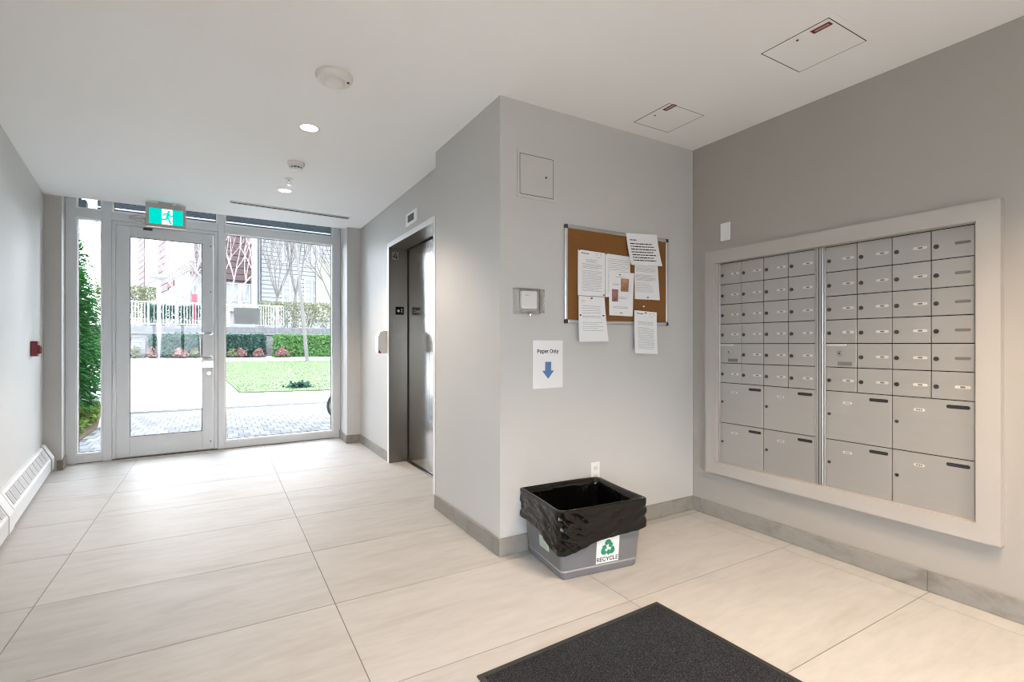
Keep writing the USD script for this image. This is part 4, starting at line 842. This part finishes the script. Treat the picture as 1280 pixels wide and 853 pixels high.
hd_, st_, bb, ra = (1.80, 7.97, .60), (2.24, 7.97, .56), (2.13, 7.97, .25), (2.475, 7.97, .243)
obj('frame', join(cyl(hd_, bb, .016, 10), cyl((1.79, 7.97, .63), (2.23, 7.97, .52), .013, 10), cyl(bb, st_, .014, 10), cyl((2.13, 7.99, .25), (2.475, 8.0, .243), .009, 8), cyl((2.13, 7.95, .25), (2.475, 7.94, .243), .009, 8), cyl((2.235, 7.97, .5), (2.475, 8.0, .243), .008, 8), cyl((2.235, 7.97, .5), (2.475, 7.94, .243), .008, 8)), M['bikeblue'], t, smooth=40)
obj('fork', join(cyl((1.825, 7.97, .52), (1.785, 7.97, .66), .015, 10), tube([(1.825, 7.97, .53), (1.80, 8.0, .47), (1.655, 8.005, .243)], .009, 8), tube([(1.825, 7.97, .53), (1.80, 7.94, .47), (1.655, 7.935, .243)], .009, 8)), M['bikeblue'], t, smooth=40)
obj('handlebar', tube([(1.86, 7.72, .76), (1.80, 7.82, .76), (1.78, 7.92, .69), (1.782, 7.97, .67), (1.78, 8.02, .69), (1.80, 8.12, .76), (1.86, 8.22, .76)], .010, 8), M['dark_metal'], t, smooth=40)
obj('saddle', join(cyl(st_, (2.26, 7.97, .64), .012, 8), xf((np.array(trimesh.creation.icosphere(2).vertices) * [.12, .06, .022], np.array(trimesh.creation.icosphere(2).faces)), frame((2.25, 7.97, .655), (1, 0, 0), (0, 1, 0)))), M['dark_rubber'], t, smooth=60)
obj('crank', join(cyl((2.13, 7.93, .25), (2.13, 8.01, .25), .012, 8), cyl((2.13, 7.925, .25), (2.21, 7.925, .19), .008, 6), cyl((2.13, 8.015, .25), (2.05, 8.015, .31), .008, 6), lathe([(0, 0), (.06, 0), (.06, .004), (0, .004)], (0, 0, 0), 24, frame((2.13, 7.94, .25), (1, 0, 0), (0, 0, 1)))), M['dark_metal'], t)
obj('kickstand', cyl((2.33, 7.95, .22), (2.36, 7.80, .0), .007, 6), M['dark_metal'], t)
t = thing('curled_ground_plant', 'small dark green plant tuft at the lawn edge near the path', 'plant', (1.75, 13.4, gz(13.4)))
r = np.random.default_rng(8); c = np.column_stack([1.75 + r.normal(0, .12, 260), 13.4 + r.normal(0, .10, 260), gz(13.4) + .03 + np.abs(r.normal(0, .05, 260))]); obj('foliage', leaves(c, np.tile([0, -.3, 1.0], (260, 1)), .06, r), M['hedge_blue'], t, kind='stuff')
# letter sheet taped to the outside of the large window, its grey back seen from inside
t = thing('taped_sheet', 'plain grey sheet taped on the glass of the large window', 'paper sheet', tuple(fp(1.571, .07, 1.405)), FA)
obj('sheet', fw(cbox(1.436, 1.708, .0695, .0715, 1.412, 1.603, .0004)), usdkit.material(stage, '/World/Looks/grey_sheet', {'d': ('diffuse_bsdf', {'color': (.7, .7, .7)}), 't': ('translucent_bsdf', {'color': (.40, .40, .40)}), 'x': ('mix_closure', {'fac': .5})}, [('d.BSDF', 'x.closure1'), ('t.BSDF', 'x.closure2')], surface='x.closure'), t)
obj('border', fw(join(bx(1.424, 1.436, .0694, .0712, 1.405, 1.612), bx(1.708, 1.720, .0694, .0712, 1.405, 1.612), bx(1.436, 1.708, .0694, .0712, 1.603, 1.612), bx(1.436, 1.708, .0694, .0712, 1.405, 1.412))), M['clear_plastic'], t)
# entrance canopy beams seen through the transoms
t = thing('canopy_beam', 'dark blue grey steel canopy beam with a white line outside above the door', 'beam', tuple(fp(1.6, 1.15, 2.7)), FA)
M['slate'] = mat('slate_blue_metal', (.038, .048, .058), .5, var=.15, scale=3, spec=.1)
obj('beam', fw(cbox(.12, 4.2, 1.1, 1.3, 2.71, 3.05, .004)), M['slate'], t)
obj('white_line', fw(cbox(.12, 4.2, 1.08, 1.099, 2.783, 2.797, .002)), M['bead'], t)
t = thing('entrance_canopy', 'flat slate canopy roof outside above the entrance', 'canopy', tuple(fp(1.5, .9, 3.125)), FA)
obj('roof_slab', fw(cbox(-1.3, 4.2, .15, 1.75, 3.125, 3.25, .005)), M['slate'], t)
t = thing('soffit_lamp', 'dark square box fixture outside above the sidelight', 'outdoor lamp', tuple(fp(-.02, 1.2, 2.7)), FA)
obj('box', fw(cbox(-.13, .02, 1.12, 1.27, 2.72, 2.86, .004)), M['slate'], t)
obj('bracket', fw(cbox(-.07, -.03, 1.18, 1.22, 2.86, 3.05, .002)), M['slate'], t)
t = thing('canopy_post', 'slim steel canopy post outside left of the entrance', 'post', tuple(fp(-1.2, 1.2)), FA)
obj('shaft', fw(cbox(-1.25, -1.15, 1.15, 1.25, 0, 3.05, .006)), M['slate'], t); obj('cross_beam', fw(cbox(-1.25, .12, 1.16, 1.24, 3.05, 3.12, .004)), M['slate'], t)
# hedges, low walls, shrubs
def hedge(label, x0, x1, y0, y1, h, m, seed, n):
    zb = gz(y0) - .02; t = thing('hedge', label, 'hedge', ((x0 + x1) / 2, (y0 + y1) / 2, zb), 0); r = np.random.default_rng(seed)
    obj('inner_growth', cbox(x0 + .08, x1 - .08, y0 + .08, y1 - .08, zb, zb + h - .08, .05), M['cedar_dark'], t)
    cs, ns = [], []
    for k in range(n):
        q = r.uniform(0, 1); 
        if q < .62: p = [r.uniform(x0, x1), y0, r.uniform(zb, zb + h)]; nn = [0, -1, 0]
        elif q < .86: p = [r.uniform(x0, x1), r.uniform(y0, y1), zb + h]; nn = [0, 0, 1]
        else: s_ = r.choice([-1, 1]); p = [x0 if s_ < 0 else x1, r.uniform(y0, y1), r.uniform(zb, zb + h)]; nn = [s_, 0, 0]
        cs.append(p); ns.append(nn)
    cs = np.array(cs) + r.normal(0, .05, (n, 3)); ns = np.array(ns, float)
    obj('foliage', leaves(cs, ns, .085, r, tilt=.7), m, t, kind='stuff'); return t
hedge('dark bluish green hedge behind the lamp post, seen through the door', -2.88, -2.74, 30.2, 31.0, 1.02, M['hedge_blue'], 1, 1500)
hedge('long dark green hedge right of the lamp post, seen through the door', -2.36, -.14, 30.2, 31.1, 1.12, M['hedge_blue'], 2, 5000)
hedge('dark teal hedge in the left part of the large window', .16, 2.12, 30.0, 30.9, 1.13, M['hedge_blue'], 3, 4500)
hedge('bright green clipped hedge behind the young tree', 2.62, 7.2, 29.3, 30.2, 1.15, M['hedge_green'], 4, 8000)
def shrub(label, x, y, R, H, m, seed, n=900):
    zb = gz(y) - .01; t = thing('flowering_shrub', label, 'shrub', (x, y, zb)); r = np.random.default_rng(seed)
    obj('stem', join(*[cyl((x + .04 * math.cos(k), y + .04 * math.sin(k), zb), (x + R * .6 * math.cos(k), y + R * .6 * math.sin(k), zb + H * .7), .012, 5) for k in range(6)]), M['bark'], t)
    d = r.normal(0, 1, (n, 3)); d /= np.linalg.norm(d, axis=1, keepdims=True); d[:, 2] = np.abs(d[:, 2]); rr_ = (r.uniform(.5, 1.0, n) * (.55 + .9 * meshkit.noise(d * 2.2 + seed, seed)))[:, None]
    c = np.array([x, y, zb + H * .25]) + d * rr_ * [R, R, H * .75]
    obj('foliage', leaves(c, d, .06, r, tilt=.9), m, t, kind='stuff')
for a in (('olive shrub at the left edge of the door glass', -3.45, 29.6, .28, .5, M['olive'], 1), ('pink shrub left of the lamp post', -2.78, 29.6, .24, .5, M['pink'], 2), ('bluish shrub just right of the lamp post', -2.12, 29.55, .22, .5, M['hedge_blue'], 3),
          ('largest pink shrub under the hedge seen through the door', -1.62, 29.5, .36, .5, M['pink'], 4), ('pale olive shrub beside the door handle', -.95, 29.5, .26, .48, M['olive'], 5), ('pale blue green shrub far left in the large window', .62, 29.4, .25, .45, M['olive'], 6),
          ('pink shrub nearest the left edge of the large window', 1.0, 29.4, .22, .48, M['pink'], 7), ('pink shrub below the taped sheet to its right', 1.80, 29.3, .26, .46, M['pink'], 8), ('red pink shrub at the left end of the bright green hedge', 2.92, 28.9, .34, .55, M['pink'], 9)): shrub(*a)
M['block'] = mat('pale_block_wall', (0.100, 0.100, 0.102), .85, var=.10, scale=6, bump=.3, bscale=20, bdist=.02, spec=.08); M['stone'] = mat('grey_cap_stone', (0.075, 0.075, 0.078), .85, var=.3, scale=10, stretch=(1, 1, .3), spec=.08)
t = thing('garden_wall', 'low pale block wall standing left of the hedge behind the door', 'wall', (-4.2, 30.1, .48))
for j in range(6):
    for i in range(6):
        x = -6.0 + i * .5 + (.25 if j % 2 else 0); obj('block', cbox(x, min(x + .494, -3.08), 30.0, 30.25, .46 + j * .135, .46 + j * .135 + .13, .01), M['block'], t)
obj('cap', cbox(-6.05, -3.05, 29.97, 30.28, 1.27, 1.32, .01), M['block'], t)
t = thing('retaining_wall', 'long pale terrace retaining wall with grey cap behind the hedges', 'wall', (1, 31.5, .5))
rest = []
for j in range(6):
    for i in range(40):
        x = -8 + i * .6 + (.3 if j % 2 else 0); rest.append(cbox(x, x + .594, 31.4, 31.7, .50 + j * .2, .50 + j * .2 + .195, .01))
obj('block', join(*rest), M['block'], t, kind='stuff')
obj('ledge', cbox(-8, 16, 31.3, 31.75, 1.70, 1.78, .01), M['block'], t); obj('cap', cbox(-8, 16, 31.42, 31.7, 1.78, 2.13, .02), M['stone'], t)
obj('terrace_slab', bx(-30, 40, 31.71, 70, .3, 1.75), M['ground'], g0)
t = thing('terrace_railing', 'white terrace railing with thin balusters above the retaining wall', 'railing', (-2.5, 31.6, 2.13))
M['white_rail'] = mat('white_railing', (0.232, 0.232, 0.238), .5, spec=.08)
obj('top_rail', cbox(-8, 3.2, 31.56, 31.64, 3.32, 3.39, .01), M['white_rail'], t); obj('bottom_rail', cbox(-8, 3.2, 31.58, 31.62, 2.20, 2.24, .01), M['white_rail'], t)
for k in range(10): obj('post', cbox(-7.95 + k * 1.2, -7.87 + k * 1.2, 31.56, 31.64, 2.13, 3.40, .01), M['white_rail'], t)
for k in range(86):
    if (k % 9.23) > .5: obj('baluster', cbox(-7.83 + k * .13, -7.80 + k * .13, 31.59, 31.61, 2.24, 3.32, .003), M['white_rail'], t)
t = thing('lamp_post', 'white garden lamp post with flat disc top among the hedges', 'lamp post', (-2.56, 30.3, .5))
obj('pole', tube([(-2.56, 30.3, .45), (-2.56, 30.3, 4.45)], .085, 14), M['white_rail'], t, smooth=40)
obj('base', lathe([(0, .02), (.13, .02), (.13, .0), (.11, .12), (.085, .14)], (-2.56, 30.3, .48), 20), M['white_rail'], t)
obj('disc_head', lathe([(0, -.10), (.10, -.10), (.36, -.02), (.42, .03), (.40, .08), (.2, .14), (0, .16)], (-2.56, 30.3, 4.48), 28), M['white_rail'], t, smooth=50)
# trees
def tree(name, label, x, y, H, r0, seed, m, depth=4, lean=(0, 0), fork=.35, spread=.55, twig=.35, group=None, multi=0):
    z0 = gz(y) if y < 31 else 1.75; t = thing(name, label, 'tree', (x, y, z0), 0, group); R = random.Random(seed); parts = []
    def grow_(p, d, L, r, k):
        n = 4; pts = [p]; q = np.array(p)
        for i in range(n):
            d = d + np.array([R.gauss(0, .07), R.gauss(0, .07), R.gauss(.03, .05)]); d /= np.linalg.norm(d); q = q + d * L / n; pts.append(q)
        rr = np.linspace(r, r * .62, n + 1); parts.append((k, tube(pts, rr, 6 if k < 2 else 4)))
        if k >= depth: return
        for c in range(3 if k else 4):
            a = R.uniform(0, 2 * math.pi); b = np.array([math.cos(a), math.sin(a), 0]); dd = d * (1 - spread * R.uniform(.5, 1)) + b * spread * R.uniform(.6, 1.1) + np.array([0, 0, twig])
            grow_(pts[-1] if c < 2 else pts[-2], dd / np.linalg.norm(dd), L * R.uniform(.55, .8), r * .55, k + 1)
    top = np.array([x + lean[0], y + lean[1], z0 + H * fork]); d0 = top - [x, y, z0]
    obj('trunk', tube([(x, y, z0 - .02), (x + lean[0] * .5, y + lean[1] * .5, z0 + H * fork * .5), tuple(top)], [r0, r0 * .85, r0 * .7], 10), m, t, smooth=50)
    nb = R.randint(4, 6) if multi else 1
    for c in range(nb):
        if not multi: grow_(top, d0 / np.linalg.norm(d0), H * .3, r0 * .7, 0); break
        a = 2 * math.pi * (c + R.uniform(-.3, .3)) / nb; dd = d0 / np.linalg.norm(d0) + multi * R.uniform(.4, 1.1) * np.array([math.cos(a), math.sin(a), 0]); grow_(top - d0 * .06 * c / nb, dd / np.linalg.norm(dd), H * .28, r0 * .42, 0)
    obj('branches' if False else 'crown', join(*[q for _, q in parts]), m, t, kind='stuff'); return t
tree('young_tree', 'slender young bare tree standing on the lawn', 3.5, 24.49, 7.5, .085, 4, M['bark'], 3, (-.33, .6), .62, .4, .5)
tree('bare_tree', 'thick forked bare tree behind the terrace wall', 4.35, 36, 10.5, .13, 21, M['bark'], 4, (.08, 0), .26, .5, .45, None, .45)
tree('bare_tree', 'pale bare tree with arching branches left in the large window', .30, 34.5, 9.5, .13, 8, M['bark_pale'], 4, (.1, 0), .16, .55, .55, None, .75)
tree('bare_tree', 'thin bare tree at the right edge of the large window', 6.9, 37, 9.5, .14, 31, M['bark'], 4, (.1, 0), .22, .55, .3, None, .5)
tree('bare_tree', 'thin bare tree between the forked tree and the siding', 3.2, 35.9, 8.4, .09, 33, M['bark'], 4, (.1, 0), .3, .5, .4, None, .5)
tree('bare_tree', 'bare pale tree in front of the bay windows', -1.75, 35, 6.0, .08, 35, M['bark_pale'], 4, (.1, 0), .35, .7, .15, None, .9)
tree('bare_tree', 'dense twiggy bare tree beyond the cedar', -5.5, 25, 9.0, .13, 38, M['bark'], 5, (.1, 0), .22, .55, .3)
def bush(label, x0, x1, y, z0, h, m, seed, n): 
    t = thing('terrace_bush', label, 'bush', ((x0 + x1) / 2, y, z0)); r = np.random.default_rng(seed)
    st_ = [tube([(x, y + r.normal(0, .2), z0), (x + r.normal(0, .2), y, z0 + h * .5), (x + r.normal(0, .4), y + r.normal(0, .2), z0 + h * r.uniform(.8, 1.1))], [.02, .014, .006], 4) for x in r.uniform(x0, x1, int((x1 - x0) * 9))]
    obj('stem', join(*st_), M['bark'], t, kind='stuff')
    c = np.column_stack([r.uniform(x0, x1, n), y + r.normal(0, .3, n), z0 + h * np.sqrt(r.uniform(0.02, 1, n))]); obj('foliage', leaves(c, np.tile([0, -1.0, .3], (n, 1)), .07, r), m, t, kind='stuff')
bush('loose grey green bush on the terrace below the bare trees', 2.0, 7.6, 33.2, 1.75, 2.0, M['olive'], 5, 2600)
bush('dark leafy bush behind the white railing', -3.4, -.9, 33.0, 1.75, 1.55, M['hedge_blue'], 6, 1800)
bush('green climbing bush left of the lamp post head', -5.6, -3.0, 34.0, 1.75, 2.6, M['olive'], 7, 2200)
tb_ = thing('terrace_post', 'small pinkish red post beyond the white railing', 'post', (-1.15, 32.6, 1.75))
obj('shaft', cyl((-1.15, 32.6, 1.75), (-1.15, 32.6, 3.55), .05, 10), mat('pinkish_red', (0.186, 0.035, 0.046), .6, spec=.08), tb_); obj('head', cbox(-1.28, -1.02, 32.56, 32.64, 3.5, 3.95, .02), mat('pinkish_red_b', (0.186, 0.041, 0.052), .6, spec=.08), tb_)
# apartment building far behind
AO = np.array([-1.58, 38.5, 0.0]); aa = math.atan2(.22, .975); AM = np.eye(4); AM[:3, :3] = [[math.cos(aa), -math.sin(aa), 0], [math.sin(aa), math.cos(aa), 0], [0, 0, 1]]; AM[:3, 3] = AO
def ab(*q, c=.01): return xf(cbox(*q, c), AM)      # (along front, back along the side, up)
t = thing('apartment_building', 'pale apartment block with mauve siding and projecting white bays far behind', 'building', tuple(AO + [0, 0, 1.75]), aa)
M['mauve'] = mat('mauve_siding', (0.054, 0.037, 0.039), .7, var=.08, scale=3, spec=.08); M['wsiding'] = mat('white_siding', (0.143, 0.143, 0.143), .7, var=.03, scale=2, spec=.08); M['beige'] = mat('beige_siding', (0.104, 0.096, 0.089), .7, var=.05, scale=3, spec=.08)
M['far_glass'] = mat('far_window_glass', (.10, .11, .13), .08); M['curtain'] = mat('pale_curtain', (0.143, 0.146, 0.152), .8, var=.1, scale=8, stretch=(8, 8, .3), spec=.08); M['greysiding'] = mat('grey_siding', (0.087, 0.085, 0.089), .7, var=.05, scale=3, spec=.08); M['redbrown'] = mat('red_brown_beam', (0.070, 0.020, 0.017), .7, spec=.08)
Z0 = 1.72; ZT = 14.0
obj('wall', join(ab(0.02, 14, .3, 10, Z0, ZT), ab(.02, 4, 10, 34, Z0, ZT)), M['wsiding'], t)
def siding(u0, u1, v0, v1, z0, z1, m, pitch, axis):
    ms = []
    z = z0
    while z < z1 - .01:
        zz = min(z + pitch, z1)
        ms.append(ab(u0, u1, v0, v1, z + .03, zz, c=.012)); z += pitch
    return join(*ms)
# front: grey siding, mauve oriel, corner trim, white siding
obj('siding', siding(.02, .9, .22, .31, 5.9, ZT, None, .32, 0), M['greysiding'], t, kind='stuff')
obj('siding', siding(.9, 3.62, -.15, .31, 5.52, ZT, None, .42, 0), M['mauve'], t, kind='stuff')
obj('siding', siding(4.35, 14, .20, .31, Z0 + 2.5, ZT, None, .30, 0), M['wsiding'], t, kind='stuff')
obj('corner_trim', ab(3.62, 4.0, -.16, .31, 3.4, ZT), M['white_rail'], t); obj('downpipe', join(xf(cyl((4.15, .1, 2.0), (4.15, .1, ZT), .07, 10), AM), ab(4.0, 4.25, .05, .2, 5.95, 6.05), ab(4.0, 4.25, .05, .2, 8.2, 8.3)), mat('pale_blue_pipe', (0.096, 0.113, 0.131), .5, spec=.08), t)
def win(u0, u1, z0, z1, v=.2, nx=2, m='far_glass'):
    w = obj('window', join(ab(u0 - .08, u1 + .08, v - .06, v + .1, z0 - .08, z0), ab(u0 - .08, u1 + .08, v - .06, v + .1, z1, z1 + .08), *[ab(u0 + (u1 - u0) * k / nx - .05, u0 + (u1 - u0) * k / nx + .05, v - .06, v + .1, z0, z1) for k in range(nx + 1)], ab(u0, u1, v - .05, v + .08, z0 + (z1 - z0) * .33, z0 + (z1 - z0) * .33 + .07)), M['white_rail'], t)
    obj('pane', ab(u0, u1, v, v + .03, z0, z1), M[m], w)
win(1.75, 2.85, 3.5, 5.3, .1, 1, 'curtain'); win(2.95, 3.55, 3.5, 5.3, .1, 1); win(.2, .8, 2.2, 5.0, .2, 2, 'far_glass')
for u in (5.8, 7.4, 9.4): win(u, u + 1.0, 4.2, 6.0, .22, 2, 'curtain'); win(u, u + 1.0, 7.2, 9.0, .22, 2, 'curtain')
obj('yellow_panel', ab(8.2, 10, .1, .2, 3.0, 7.5), mat('pale_cream_wall', (0.148, 0.140, 0.118), .8, spec=.08), t)
# side: bays
def bay(v0, v1, zp0, zp1, ztop, nw):
    p = obj('bay', ab(-.9 + .9, .3, v0, v1, zp0, zp1), M['beige'], t)
    obj('siding', join(*[ab(-.03, 0.0, v0, v1, zp0 + k * (zp1 - zp0) / 4 + .03, zp0 + (k + 1) * (zp1 - zp0) / 4, c=.008) for k in range(4)]), M['beige'], p, kind='stuff')
    obj('siding', join(*[ab(0, .3, v0 - .03, v0, zp0 + k * (zp1 - zp0) / 4 + .03, zp0 + (k + 1) * (zp1 - zp0) / 4, c=.008) for k in range(4)]), M['beige'], p, kind='stuff')
    for k in range(nw + 1):
        v = v0 + (v1 - v0) * k / nw; obj('mullion', ab(-.02, .2, v - .09, v + .09, zp1, ztop), M['white_rail'], p)
    obj('pane', ab(.05, .08, v0, v1, zp1, ztop), M['curtain'], p)
bay(.05, 7.6, 5.95, 6.6, 12, 4); bay(12.2, 19.8, 6.6, 7.4, 13, 4); bay(24, 34, 6.6, 7.4, 13, 3)
obj('siding', siding(-.06, .06, 7.7, 12.1, 5.3, ZT, None, .55, 1), M['mauve'], t, kind='stuff'); obj('siding', siding(-.06, .06, 19.9, 24, 5.3, ZT, None, .55, 1), M['mauve'], t, kind='stuff')
obj('corner_trim', ab(-.1, .1, 7.55, 8.3, 5.9, ZT), M['white_rail'], t)
obj('beam', ab(-.04, .3, 5.5, 9.5, 5.45, 5.85), M['redbrown'], t)
obj('soffit', ab(0.0, 1.0, .05, 7.6, 5.85, 5.95), M['greysiding'], t)
for k in range(6):
    v = .6 + k * 2.3; w = obj('ground_window', ab(-.01, .04, v, v + 1.7, 2.1, 5.1), M['far_glass'], t)
    obj('frame', join(ab(-.05, .05, v - .12, v, 2.0, 5.2), ab(-.05, .05, v + 1.7, v + 1.82, 2.0, 5.2), ab(-.05, .05, v + .8, v + .9, 2.0, 5.2)), M['white_rail'], w)
